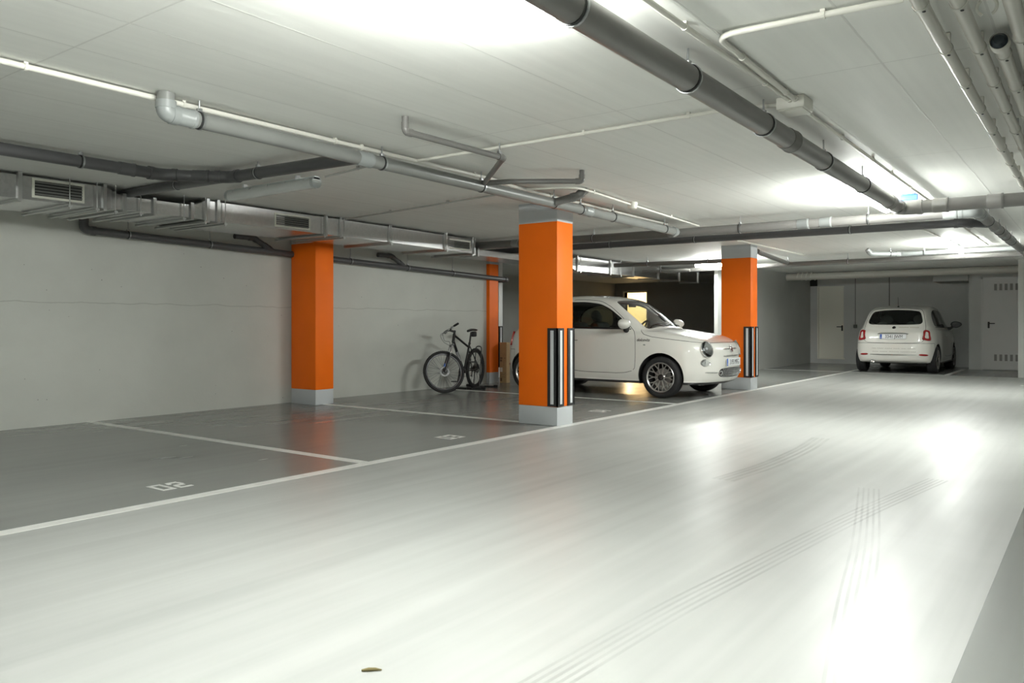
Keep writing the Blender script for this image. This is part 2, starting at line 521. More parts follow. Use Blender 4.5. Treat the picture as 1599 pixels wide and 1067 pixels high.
def make_wheel(parent, x, side, spokes=True, label=None):
    s = side
    R, W = .292, .19
    ax = Matrix.Rotation(-PI/2*s, 4, 'X')           # local z of the lathe points outward (y = s)
    M = Matrix.Translation(C(x, s*.706, R)) @ ax
    t = MB()
    t.lathe([(.205,-W/2+.012),(.225,-W/2+.002),(.262,-W/2),(.280,-W/2+.012),(.289,-W/2+.03),(.292,-.045),(.292,-.012),(.286,-.011),(.286,-.005),(.292,-.004),(.292,.018),(.286,.019),(.286,.025),(.292,.026),(.292,.055),(.289,W/2-.03),(.280,W/2-.012),(.262,W/2),(.225,W/2-.002),(.205,W/2-.012)], M, 56, closed=True)
    w = t.build('wheel', M_RUBBER, parent, smooth=40)
    b = MB()
    b.lathe([(.206,-W/2+.015),(.200,-W/2+.012),(.190,-.05),(.185,.03),(.196,W/2-.022),(.199,W/2-.018)], M, 48, caps=False)
    b.build('wheel_barrel', M_DARKALLOY, w)
    bd = MB(); bd.lathe([(.03,-.02),(.125,-.02),(.125,-.005),(.03,-.005)], M, 40, closed=True); bd.build('brake_disc', M_BRAKE, w)
    r = MB()
    r.lathe([(.193,W/2-.03),(.207,W/2-.02),(.212,W/2-.006),(.206,W/2-.001),(.198,W/2-.006),(.191,W/2-.016)], M, 56, closed=True)
    r.lathe([(.0,W/2-.028),(.045,W/2-.03),(.055,W/2-.04),(.055,W/2-.06),(0,W/2-.06)], M, 32)
    def bar(a0, r0, a1, r1, w0, w1, h0, h1, th=.02):
        p0 = Vector((r0*math.cos(a0), r0*math.sin(a0), h0)); p1 = Vector((r1*math.cos(a1), r1*math.sin(a1), h1))
        d = (p1-p0).normalized(); nn = Vector((-d.y, d.x, 0)).normalized()
        q = []
        for p, ww in ((p0, w0), (p1, w1)):
            q += [p + nn*ww, p - nn*ww, p - nn*ww*.8 - Vector((0,0,th)), p + nn*ww*.8 - Vector((0,0,th))]
        r.add([M @ v for v in q], [(0,1,2,3),(7,6,5,4),(0,4,5,1),(1,5,6,2),(2,6,7,3),(3,7,4,0)])
    n = 10
    for k in range(n):
        a = 2*PI*k/n
        bar(a, .048, a, .125, .0085, .0075, W/2-.03, W/2-.022)
        for q in (-1, 1):
            bar(a, .118, a+q*.17, .198, .0065, .006, W/2-.0225, W/2-.012)
    r.build('rim', M_ALLOY, w, smooth=30)
    h = MB(); h.lathe([(0,W/2-.010),(.030,W/2-.011),(.040,W/2-.016),(.043,W/2-.03)], M, 32); h.build('hub_cap', M_BADGE, w)
    return w

def patch_front(mb, y0, y1, z0, z1, off, ny=14, nz=4, hit=None, mirror=False, inset=0.0):
    """a strip laid on the nose (or tail) following the shell"""
    hit = hit or car_hit_front
    rows = []
    for i in range(nz+1):
        z = z0 + (z1-z0)*i/nz; row = []
        for j in range(ny+1):
            y = y0 + (y1-y0)*j/ny
            p, n = hit(abs(y), z); s = -1 if y < 0 else 1
            row.append(C(p.x, s*p.y, p.z) + Cn(n, s)*off)
        rows.append(row)
    vs = [q for row in rows for q in row]; N = ny+1
    fs = [(i*N+j, i*N+j+1, (i+1)*N+j+1, (i+1)*N+j) for i in range(nz) for j in range(ny)]
    mb.add(vs, fs); return mb

def bar_on_shell(mb, pts, r, hit, off, flat=1.0):
    """a tapered rod following points (y, z) on the shell"""
    P = []
    for (y, z) in pts:
        p, n = hit(abs(y), z); s = -1 if y < 0 else 1
        P.append(C(p.x, s*p.y, p.z) + Cn(n, s)*off)
    m = len(P)
    mb.tube(P, [r*(1-.75*abs(2*i/(m-1)-1)**4) for i in range(m)], 10)

def lamp_frame(p, n, s):
    return frame_z(C(p.x, s*p.y, p.z), Cn(n, s), (0, 0, 1))

def plate(parent, M, chars, name='number_plate'):
    """M: local x to the reader's right, y up, z out of the car"""
    b = MB(); b.rbox((-.26,-.055,0), (.26,.055,.006), .004, 2, M)
    o = b.build(name, M_PLATE, parent)
    e = MB(); e.box((-.256,-.051,.0055), (-.216,.051,.0072), M); e.build('blue_band', M_PLATEBLUE, o)
    text_mesh('plate_characters', chars, .098, M_PLATEINK, o, M @ Matrix.Translation((.022,-.002,.0068)), .0006, xscale=.83)
    text_mesh('country_letter', 'E', .03, M_PLATE, o, M @ Matrix.Translation((-.236,-.028,.0078)), .0004)
    return o

def make_car(name, label, loc, rz, chars, dark_mirrors=False, extras=None):
    root = thing(name, label, 'car', loc, rz); root.scale = (CAR_SCALE,)*3
    G = CAR_GROUPS
    shell_panel('body', G['body'], M_PAINT, root)
    shell_panel('underbody', G['underbody'], M_BLACKPLASTIC, root)
    shell_panel('panel_gap', G['seam'], M_SEAM, root, off=-.004)
    bon = shell_panel('bonnet', G['bonnet'], M_PAINT, root)
    shell_panel('rear_bumper', G['rear_bumper'], M_PAINT, root)
    tg = shell_panel('tailgate', G['tailgate'], M_PAINT, root)
    shell_panel('rear_window', G['glass_rear'], M_CARGLASS, tg)
    ws = shell_panel('windscreen', G['windscreen'], M_SCREEN, root)
    shell_panel('roof_glass', G['roof_glass'], M_DARKGLASS, root)
    for sd, s in (('left', 1), ('right', -1)):
        d = shell_panel('door', G['door'], M_PAINT, root, sd)
        shell_panel('door_window', G['glass_door'], M_CARGLASS, d, sd)
        shell_panel('quarter_light', G['glass_vent'], M_CARGLASS, d, sd)
        shell_panel('window_surround', G['window_surround'], M_GLOSSBLACK, root, sd)
        shell_panel('rear_side_window', G['glass_quarter'], M_CARGLASS, root, sd)
        h = MB()
        P = []
        for k in range(9):
            t = k/8; x = 2.10+.15*t; p, n = car_hit_side(x, .80)
            P.append(C(p.x, s*p.y, p.z) + Cn(n, s)*(.006+.022*math.sin(PI*t)**.6))
        h.tube(P, .009, 8); h.build('door_handle', M_CHROME, d)
        # belt line strip
        q = MB()
        P = []
        for k in range(20):
            x = 1.24+1.70*k/19; p, n = car_hit_side(x, .968+.016*k/19)
            P.append(C(p.x, s*p.y, p.z) + Cn(n, s)*.003)
        q.tube(P, .006, 6); q.build('belt_trim', M_BLACKPLASTIC, root)
        # mirror
        p, n = car_hit_side(1.30, .965)
        base = C(p.x, s*p.y, p.z)
        m0 = MB(); m0.tube(fillet([base + Vector((-.01, -s*.02, -.02)), base + Vector((.0, s*.06, -.01)), base + Vector((.01, s*.11, .035))], .04), [.036]*2+[.034]*3+[.03]*2+[.028]*2, 14)
        mi = m0.build('door_mirror', M_BLACKPLASTIC, root)
        bm = bmesh.new(); bmesh.ops.create_icosphere(bm, subdivisions=4, radius=1)
        for v in bm.verts:
            c = v.co
            k = .045 if c.x < 0 else .115
            v.co = Vector((c.x*k if c.x > -.55 else -.55*.045, c.y*.115*(1+.1*c.z), c.z*.074*(1-.12*c.y*s)))
            v.co += base + Vector((.015, s*.175, .078))
        mm = MB(); bm.verts.index_update(); mm.add([v.co for v in bm.verts], [[v.index for v in f.verts] for f in bm.faces]); bm.free()
        mm.build('mirror_cap', M_BLACKPLASTIC if dark_mirrors else M_PAINT, mi)
        # headlight
        p, n = car_hit_front(.575, .690); M = lamp_frame(p, (n+Vector((-.25,0,.12))).normalized(), s) @ Matrix.Translation((0, 0, -.010))
        hb = MB(); hb.lathe([(.0,-.05),(.07,-.045),(.098,-.01),(.108,.010),(.112,.022),(.105,.026),(.098,.018)], M @ Matrix.Diagonal((1.06,.93,1,1)), 40)
        hl = hb.build('headlight', M_CHROME, root)
        hr = MB(); hr.lathe([(.0,-.03),(.05,-.02),(.094,.012)], M @ Matrix.Diagonal((1.06,.93,1,1)), 40); hr.build('reflector_bowl', M_REFLECTOR, hl)
        hp = MB(); hp.lathe([(.030,-.01),(.036,.014),(.031,.019),(.024,.010),(.0,.004)], M @ Matrix.Translation((.012,0,0)), 32); hp.build('lamp_projector', M_GLOSSBLACK, hl)
        hq = MB(); hq.lathe([(.026,.010),(.018,.019),(.0,.023)], M @ Matrix.Translation((.012,0,0)), 24); hq.build('projector_lens', M_REFLECTOR, hl)
        hg = MB(); hg.lathe([(.1,.016),(.08,.032),(.045,.043),(.0,.047)], M @ Matrix.Diagonal((1.06,.93,1,1)), 40); hg.build('lens_cover', M_LENS, hl)
        # lower round lamp
        p, n = car_hit_front(.605, .505); M = lamp_frame(p, (n+Vector((-.2,0,0))).normalized(), s) @ Matrix.Translation((0, 0, -.006))
        D = Matrix.Diagonal((.80,1.12,1,1))
        fb = MB(); fb.lathe([(.0,-.03),(.06,-.02),(.07,.004),(.066,.010),(.058,.006)], M @ D, 32)
        fl = fb.build('lower_lamp', M_CHROME, root)
        fr = MB(); fr.lathe([(.0,-.012),(.03,-.008),(.056,.004)], M @ D, 32); fr.build('reflector_bowl', M_REFLECTOR, fl)
        fg = MB(); fg.lathe([(.058,.006),(.04,.018),(.0,.023)], M @ D, 32); fg.build('lens_cover', M_LENS, fl)
        # side repeater
        p, n = car_hit_side(1.0, .745); M = lamp_frame(p, n, s)
        sr = MB(); sr.lathe([(.0,.007),(.012,.006),(.017,.0)], M @ Matrix.Diagonal((.7,1.2,1,1)), 20); sr.build('side_repeater', M_CHROME, root)
        # tail lamp: red ring with a body coloured middle
        p, n = car_hit_rear(.635, .825)
        p2, n2 = car_hit_side(3.335, .825)
        nn = (n + n2*.55 + Vector((.35,0,0))).normalized()
        M = frame_z(C(p.x, s*p.y, p.z), Cn(nn, s), (0, 1, 0))
        def ring(pts_o, pts_i, off):
            outer = smooth_poly(pts_o, 4); inner = smooth_poly(pts_i, 4); N = len(outer)
            vs = []
            for (a, b) in outer: vs.append((a, b, -.05))
            for (a, b) in outer: vs.append((a*.98, b*.98, off))
            for (a, b) in inner: vs.append((a, b, off+.004))
            for (a, b) in inner: vs.append((a, b, -.02))
            fs = []
            for k in range(3):
                for i in range(N):
                    fs.append((k*N+i, k*N+(i+1) % N, (k+1)*N+(i+1) % N, (k+1)*N+i))
            return [tuple(M @ Vector(v)) for v in vs], fs, inner
        f = s
        hx = frame_z((0,0,0), Cn(nn, s), (0, 1, 0))
        # in M: x points to the car's left, y completes the frame
        up = 1 if (M.to_3x3() @ Vector((0,1,0))).z > 0 else -1
        O = [(-f*.055, up*.095), (f*.050, up*.095), (f*.075, up*.0), (f*.085, -up*.115), (-f*.075, -up*.115), (-f*.072, -up*.02)]
        I = [(-f*.026, up*.058), (f*.022, up*.058), (f*.036, up*.0), (f*.042, -up*.072), (-f*.038, -up*.072), (-f*.036, -up*.01)]
        vs, fs, inner = ring(O, I, .012)
        tl = MB(); tl.add(vs, fs); t_ = tl.build('tail_lamp', M_RED, root)
        ti = MB(); ti.prism(inner, -.02, .008, M); ti.build('lamp_centre', M_PAINT, t_)
        # bumper reflector
        rb = MB()
        pts = [(s*(.50+.17*k/8), .405-.010*k/8) for k in range(9)]
        bar_on_shell(rb, pts, .021, car_hit_rear, .002); rb.build('bumper_reflector', M_RED, root)
        # side wheels
        make_wheel(root, .755, s); make_wheel(root, 3.045, s)
        for x in (.755, 3.045):
            lin = MB()
            A = [math.radians(a) for a in range(-12, 193, 8)]
            vs = []
            for a in A:
                qx, qz = x+.345*math.cos(a), .30+.345*math.sin(a)
                h = CAR_BVH.ray_cast(Vector((qx, 2, max(qz, .26))), Vector((0, -1, 0)))[0]
                for y in (.50, min(.79, (h.y if h is not None else .7)-.012)):
                    vs.append(C(qx, s*y, qz))
            fs = [(2*i, 2*i+1, 2*i+3, 2*i+2) for i in range(len(A)-1)]
            cen = len(vs); vs.append(C(x, s*.50, .30)); fs += [(2*i, 2*i+2, cen) for i in range(len(A)-1)]
            lin.add(vs, fs); lin.build('wheel_arch_liner', M_SEAM, root)
    # nose: chrome whiskers, badge, strip, grille, plate
    for s in (1, -1):
        m = MB(); bar_on_shell(m, [(s*(.045+.20*k/10), .685+.004*math.sin(k/10*PI)) for k in range(11)], .0095, car_hit_front, .006); m.build('chrome_whisker', M_CHROME, root)
    p, n = car_hit_front(.0, .685); M = frame_z(C(p.x, 0, p.z)+Cn(n)*.002, Cn(n), (0, 0, 1))
    b = MB(); b.lathe([(.0,.010),(.034,.010),(.040,.016),(.047,.014),(.049,.0)], M, 36); bd = b.build('badge', M_CHROME, root)
    b = MB(); b.lathe([(.0,.0135),(.034,.0125),(.036,.009)], M, 32); b.build('badge_face', mat('badge_red', (.16,.012,.02), rough=.15, coat=1), bd)
    m = MB(); bar_on_shell(m, [(-.27+.54*k/24, .592) for k in range(25)], .0135, car_hit_front, .004); m.build('chrome_strip', M_CHROME, root)
    # lower grille
    gp = smooth_poly([(-.36,.415),(-.20,.427),(0,.43),(.20,.427),(.36,.415),(.405,.36),(.36,.312),(.20,.298),(0,.295),(-.20,.298),(-.36,.312),(-.405,.36)], 4)
    g = MB(); vs = []
    for (y, z) in gp:
        p, n = car_hit_front(abs(y), z); s = -1 if y < 0 else 1
        vs.append(C(p.x, s*p.y, p.z) + Cn(n, s)*.004)
    p, n = car_hit_front(0, .36); ctr = [C(car_hit_front(abs(y), .36)[0].x, y, .36)+Vector((.004,0,0)) for y, z in gp]
    N = len(vs)
    g.add(vs + ctr, [(i, (i+1) % N, N+(i+1) % N, N+i) for i in range(N)])
    gr = g.build('lower_grille', M_BLACKPLASTIC, root)
    dt = MB()
    for i in range(-15, 16):
        for j in range(0, 5):
            y = i*.0225 + (.011 if j % 2 else 0); z = .315 + j*.0235
            if abs(y) > .335: continue
            p, n = car_hit_front(abs(y), z); s = -1 if y < 0 else 1
            dt.lathe([(.0,.007),(.0065,.005),(.007,.002)], frame_z(C(p.x, s*p.y, p.z)+Cn(n, s)*.002, Cn(n, s), (0,0,1)), 8)
    dt.build('grille_studs', M_CHROME, gr)
    for s in (1, -1):
        p, n = car_hit_front(.365, .36); M = lamp_frame(p, n, s)
        fl = MB(); fl.lathe([(.0,.004),(.018,.006),(.026,.012),(.034,.014),(.036,.004)], M, 28); fo = fl.build('fog_lamp', M_CHROME, root)
        fl = MB(); fl.lathe([(.0,.012),(.016,.010),(.024,.007)], M, 24); fl.build('fog_lens', M_GLOSSBLACK, fo)
        m = MB()
        pts = [(s*(.42+.20*k/8), .368+.004*k/8) for k in range(9)]
        bar_on_shell(m, pts, .0125, car_hit_front, .003); m.build('bumper_chrome', M_CHROME, root)
    p, n = car_hit_front(.0, .51); n = Vector((-1, 0, .0)).normalized()
    M = frame_z(C(p.x, 0, .505)+Vector((.012, 0, 0)), Cn(n), (0, 1, 0))
    plate(root, M, chars)
    # wipers
    for (ya, yb, xa, xb) in ((.42, -.10, 1.03, 1.0), (-.05, -.50, 1.0, 1.05)):
        m = MB(); P = []
        for k in range(12):
            t = k/11; y = ya+(yb-ya)*t
            x = xa + (xb-xa)*t + .035*math.sin(PI*t)
            p, n = car_hit_top(x, abs(y)); P.append(C(p.x, y, p.z)+Cn(n, 1)*.014)
        m.tube(P, .0065, 6); m.build('wiper', M_BLACKPLASTIC, root)
    # cowl
    # tail: badge, plate recess, chrome bar, exhaust, wiper, aerial, spoiler
    p, n = car_hit_rear(.0, .975); M = frame_z(C(p.x, 0, p.z), Cn(n), (0, 1, 0))
    b = MB(); b.lathe([(.0,.010),(.032,.010),(.036,.014),(.041,.012),(.043,.0)], M, 32); bd = b.build('badge', M_CHROME, root)
    b = MB(); b.lathe([(.0,.013),(.030,.012),(.032,.009)], M, 28); b.build('badge_face', M_BADGE, bd)
    p, n = car_hit_rear(.0, .785)
    M = frame_z(C(p.x, 0, .785)+Vector((-.012, 0, 0)), (-1, 0, .16), (0, -1, 0))
    plate(root, M, chars)
    m = MB(); P = [M @ Vector((-.30+.60*k/16, .075-.02*abs(k/8-1)**6, .008)) for k in range(17)]
    m.tube(P, .013, 8); m.build('plate_bar', M_CHROME, root)
    m = MB(); bar_on_shell(m, [(-.46+.92*k/20, .398) for k in range(21)], .017, car_hit_rear, .003); m.build('bumper_chrome', M_CHROME, root)
    m = MB(); Mx = Matrix.Translation(C(3.50, .40, .255)) @ Matrix.Rotation(-PI/2, 4, 'Y')
    m.lathe([(.022,-.12),(.030,-.10),(.036,.05),(.038,.06),(.032,.06),(.030,.02),(.0,.01)], Mx @ Matrix.Diagonal((.85,1.35,1,1)), 24); m.build('exhaust_tip', M_CHROME, root)
    p, n = car_hit_top(2.55, 0)
    m = MB(); m.lathe([(.0,.03),(.012,.028),(.026,.0)], Matrix.Translation(C(2.95, 0, car_hit_top(2.95, 0)[0].z)), 16)
    a0 = C(2.95, 0, car_hit_top(2.95, 0)[0].z+.02)
    m.tube([a0, a0+Vector((-.05,0,.20))], [.005,.003], 8); m.build('roof_aerial', M_BLACKPLASTIC, root)
    # rear washer lip
    m = MB(); P = []
    for k in range(17):
        y = -.44+.88*k/16; p, n = car_hit_top(3.075+.0*abs(y), abs(y)); P.append(C(3.10, y, p.z-.012))
    m.tube(P, .012, 8); m.build('tailgate_spoiler', M_PAINT, tg)
    # cabin: lining, dashboard, steering wheel, seats
    lin = [f for g in ('body', 'door', 'tailgate', 'underbody') for f in G[g] if 1.02 < CAR_CO[f[0]][0] < 3.3]
    shell_panel('cabin_lining', lin, M_INTERIOR, root, off=-.018)
    d = MB()
    prof = [(1.02,.55),(1.02,.93),(1.12,.965),(1.30,.955),(1.42,.90),(1.46,.80),(1.42,.55)]
    vs = []; K = 13
    for k in range(K):
        y = -.66+1.32*k/(K-1)
        for (x, z) in prof: vs.append(C(x, y, z-.03*abs(y/.66)**2))
    n = len(prof); fs = [(k*n+i, k*n+(i+1) % n, (k+1)*n+(i+1) % n, (k+1)*n+i) for k in range(K-1) for i in range(n)]
    fs += [tuple(range(n)), tuple((K-1)*n+i for i in reversed(range(n)))]
    d.add(vs, fs); d.build('dashboard', M_INTERIOR, root)
    st = MB(); Ms = Matrix.Translation(C(1.60, .34, .93)) @ Matrix.Rotation(math.radians(-65), 4, 'Y')
    st.tube([Ms @ Vector((.175*math.cos(a), .175*math.sin(a), 0)) for a in [2*PI*k/32 for k in range(32)]], .015, 10, closed=True)
    st.lathe([(.0,.02),(.05,.015),(.055,-.02),(.025,-.16)], Ms, 16)
    for a in (0, 2.2, -2.2): st.tube([Ms @ Vector((.04*math.cos(a), .04*math.sin(a), 0)), Ms @ Vector((.17*math.cos(a), .17*math.sin(a), 0))], .012, 8)
    st.build('steering_wheel', M_BLACKPLASTIC, root)
    for y in (.34, -.34):
        se = MB()
        se.rbox((C(2.22,0,0).x, y-.24, .36), (C(1.72,0,0).x, y+.24, .52), .06, 4)
        Mb = Matrix.Translation(C(2.20, y, .48)) @ Matrix.Rotation(math.radians(-18), 4, 'Y')
        se.rbox((-.07,-.23,0), (.06,.23,.62), .055, 4, Mb)
        so = se.build('seat', M_SEATCLOTH, root)
        hr = MB(); hr.lathe([(0,-.05),(.08,-.05),(.12,-.03),(.13,0),(.12,.03),(.08,.05),(0,.05)], Mb @ Matrix.Translation((-.02,0,.72)) @ Matrix.Rotation(PI/2, 4, 'Y') @ Matrix.Diagonal((.85,1,1,1)), 24)
        hr.build('headrest', M_SEATCLOTH, so)
    rs = MB(); rs.rbox((C(3.0,0,0).x, -.52, .40), (C(2.6,0,0).x, .52, .55), .05, 3)
    rs.rbox((-.06,-.52,0), (.06,.52,.46), .05, 3, Matrix.Translation(C(2.98, 0, .50)) @ Matrix.Rotation(math.radians(-18), 4, 'Y'))
    rb = rs.build('rear_bench', M_SEATCLOTH, root)
    for y in (.28, -.28):
        hr = MB(); hr.lathe([(0,-.04),(.07,-.04),(.1,0),(.07,.04),(0,.04)], Matrix.Translation(C(3.10, y, 1.02)) @ Matrix.Rotation(PI/2-.3, 4, 'Y'), 20); hr.build('headrest', M_SEATCLOTH, rb)
    im = MB(); im.rbox((C(1.62,0,0).x,-.11,1.30),(C(1.60,0,0).x,.11,1.36),.008,2); im.build('interior_mirror', M_BLACKPLASTIC, ws)
    return root
# ------------------------------------------------------------------ room shell
H = 2.38                       # ceiling height
def plaster(name, color, pit=0.0, joint=None, rough=.75, pz=90, cloud=.05):
    """painted concrete with soft clouding, small pits and an optional rough pour joint at a height"""
    m = bpy.data.materials.new(name); MATS[name] = m
    n, l = nodes_of(m); p = n['Principled BSDF']; p.inputs['Roughness'].default_value = rough
    p.inputs['Specular IOR Level'].default_value = .3
    g = n.new('ShaderNodeNewGeometry')
    t = n.new('ShaderNodeTexNoise'); t.inputs['Scale'].default_value = 1.3; t.inputs['Detail'].default_value = 7; t.inputs['Roughness'].default_value = .6
    l.new(g.outputs['Position'], t.inputs['Vector'])
    r = n.new('ShaderNodeMapRange'); r.inputs['From Min'].default_value = .3; r.inputs['From Max'].default_value = .7
    r.inputs['To Min'].default_value = 1-cloud; r.inputs['To Max'].default_value = 1+cloud
    l.new(t.outputs['Fac'], r.inputs['Value'])
    sc = n.new('ShaderNodeVectorMath'); sc.operation = 'SCALE'; sc.inputs[0].default_value = color
    l.new(r.outputs[0], sc.inputs['Scale'])
    col = sc.outputs[0]; hgt = None
    fine = n.new('ShaderNodeTexNoise'); fine.inputs['Scale'].default_value = 35; fine.inputs['Detail'].default_value = 4
    l.new(g.outputs['Position'], fine.inputs['Vector']); hgt = fine.outputs['Fac']
    if pit:
        v = n.new('ShaderNodeTexVoronoi'); v.inputs['Scale'].default_value = 9
        l.new(g.outputs['Position'], v.inputs['Vector'])
        sx = n.new('ShaderNodeSeparateXYZ'); l.new(v.outputs['Color'], sx.inputs[0])
        th = n.new('ShaderNodeMapRange'); th.inputs['From Min'].default_value = .035; th.inputs['From Max'].default_value = .075
        th.inputs['To Min'].default_value = 1; th.inputs['To Max'].default_value = 0
        l.new(v.outputs['Distance'], th.inputs['Value'])
        cmpn = n.new('ShaderNodeMath'); cmpn.operation = 'GREATER_THAN'; cmpn.inputs[1].default_value = .72; l.new(sx.outputs[0], cmpn.inputs[0])
        mu = n.new('ShaderNodeMath'); mu.operation = 'MULTIPLY'; l.new(th.outputs[0], mu.inputs[0]); l.new(cmpn.outputs[0], mu.inputs[1])
        mu2 = n.new('ShaderNodeMath'); mu2.operation = 'MULTIPLY'; l.new(mu.outputs[0], mu2.inputs[0]); mu2.inputs[1].default_value = pit
        mx = n.new('ShaderNodeMix'); mx.data_type = 'RGBA'
        l.new(mu2.outputs[0], mx.inputs[0]); l.new(col, mx.inputs[6]); mx.inputs[7].default_value = (color[0]*.3, color[1]*.3, color[2]*.3, 1)
        col = mx.outputs[2]
    if joint is not None:
        sp = n.new('ShaderNodeSeparateXYZ'); l.new(g.outputs['Position'], sp.inputs[0])
        nz = n.new('ShaderNodeTexNoise'); nz.inputs['Scale'].default_value = 3.0; nz.inputs['Detail'].default_value = 8
        l.new(g.outputs['Position'], nz.inputs['Vector'])
        ad = n.new('ShaderNodeMath'); ad.operation = 'MULTIPLY_ADD'; ad.inputs[1].default_value = .08; l.new(nz.outputs['Fac'], ad.inputs[0]); l.new(sp.outputs['Z'], ad.inputs[2])
        sb = n.new('ShaderNodeMath'); sb.operation = 'SUBTRACT'; sb.inputs[1].default_value = joint+.04; l.new(ad.outputs[0], sb.inputs[0])
        ab = n.new('ShaderNodeMath'); ab.operation = 'ABSOLUTE'; l.new(sb.outputs[0], ab.inputs[0])
        ln = n.new('ShaderNodeMapRange'); ln.inputs['From Min'].default_value = .002; ln.inputs['From Max'].default_value = .009; ln.inputs['To Min'].default_value = .38; ln.inputs['To Max'].default_value = 0
        l.new(ab.outputs[0], ln.inputs['Value'])
        mx = n.new('ShaderNodeMix'); mx.data_type = 'RGBA'
        l.new(ln.outputs[0], mx.inputs[0]); l.new(col, mx.inputs[6]); mx.inputs[7].default_value = (color[0]*.4, color[1]*.4, color[2]*.38, 1)
        col = mx.outputs[2]
    b = n.new('ShaderNodeBump'); b.inputs['Strength'].default_value = .12; b.inputs['Distance'].default_value = .01
    l.new(hgt, b.inputs['Height']); l.new(b.outputs[0], p.inputs['Normal'])
    l.new(col, p.inputs['Base Color'])
    return m

def ceiling_mat():
    m = bpy.data.materials.new('board_marked_ceiling'); MATS[m.name] = m
    n, l = nodes_of(m); p = n['Principled BSDF']; p.inputs['Roughness'].default_value = .6
    p.inputs['Specular IOR Level'].default_value = .3
    g = n.new('ShaderNodeNewGeometry')
    br = n.new('ShaderNodeTexBrick'); br.inputs['Scale'].default_value = 1.0
    br.inputs['Brick Width'].default_value = 2.5; br.inputs['Row Height'].default_value = .5
    br.inputs['Mortar Size'].default_value = .006; br.inputs['Mortar Smooth'].default_value = .3
    br.inputs['Color1'].default_value = (.84, .845, .81, 1); br.inputs['Color2'].default_value = (.82, .825, .79, 1)
    br.inputs['Mortar'].default_value = (.71, .71, .68, 1)
    br.offset = 0.0; br.squash = 1
    mp = n.new('ShaderNodeMapping'); mp.inputs['Location'].default_value = (.7, .12, 0)
    nz0 = n.new('ShaderNodeTexNoise'); nz0.inputs['Scale'].default_value = 2.5; nz0.inputs['Detail'].default_value = 6
    l.new(g.outputs['Position'], nz0.inputs['Vector'])
    va = n.new('ShaderNodeVectorMath'); va.operation = 'MULTIPLY_ADD'; va.inputs[1].default_value = (.012, .012, 0)
    l.new(nz0.outputs['Color'], va.inputs[0]); l.new(g.outputs['Position'], va.inputs[2])
    l.new(va.outputs[0], mp.inputs['Vector']); l.new(mp.outputs[0], br.inputs['Vector'])
    # board grain along x
    mp2 = n.new('ShaderNodeMapping'); mp2.inputs['Scale'].default_value = (.5, 14, 1)
    l.new(g.outputs['Position'], mp2.inputs['Vector'])
    nz = n.new('ShaderNodeTexNoise'); nz.inputs['Scale'].default_value = 1.2; nz.inputs['Detail'].default_value = 5
    l.new(mp2.outputs[0], nz.inputs['Vector'])
    nb = n.new('ShaderNodeTexNoise'); nb.inputs['Scale'].default_value = 1.0; nb.inputs['Detail'].default_value = 6
    l.new(g.outputs['Position'], nb.inputs['Vector'])
    a = n.new('ShaderNodeMath'); a.operation = 'ADD'; l.new(nz.outputs['Fac'], a.inputs[0]); l.new(nb.outputs['Fac'], a.inputs[1])
    r = n.new('ShaderNodeMapRange'); r.inputs['From Min'].default_value = .6; r.inputs['From Max'].default_value = 1.4; r.inputs['To Min'].default_value = .95; r.inputs['To Max'].default_value = 1.05
    l.new(a.outputs[0], r.inputs['Value'])
    sc = n.new('ShaderNodeVectorMath'); sc.operation = 'SCALE'; l.new(br.outputs['Color'], sc.inputs[0]); l.new(r.outputs[0], sc.inputs['Scale'])
    l.new(sc.outputs[0], p.inputs['Base Color'])
    h = n.new('ShaderNodeMath'); h.operation = 'MULTIPLY_ADD'; h.inputs[1].default_value = .25; l.new(nz.outputs['Fac'], h.inputs[0]); l.new(br.outputs['Fac'], h.inputs[2])
    b = n.new('ShaderNodeBump'); b.inputs['Strength'].default_value = .35; b.inputs['Distance'].default_value = .010
    l.new(h.outputs[0], b.inputs['Height']); l.new(b.outputs[0], p.inputs['Normal'])
    return m

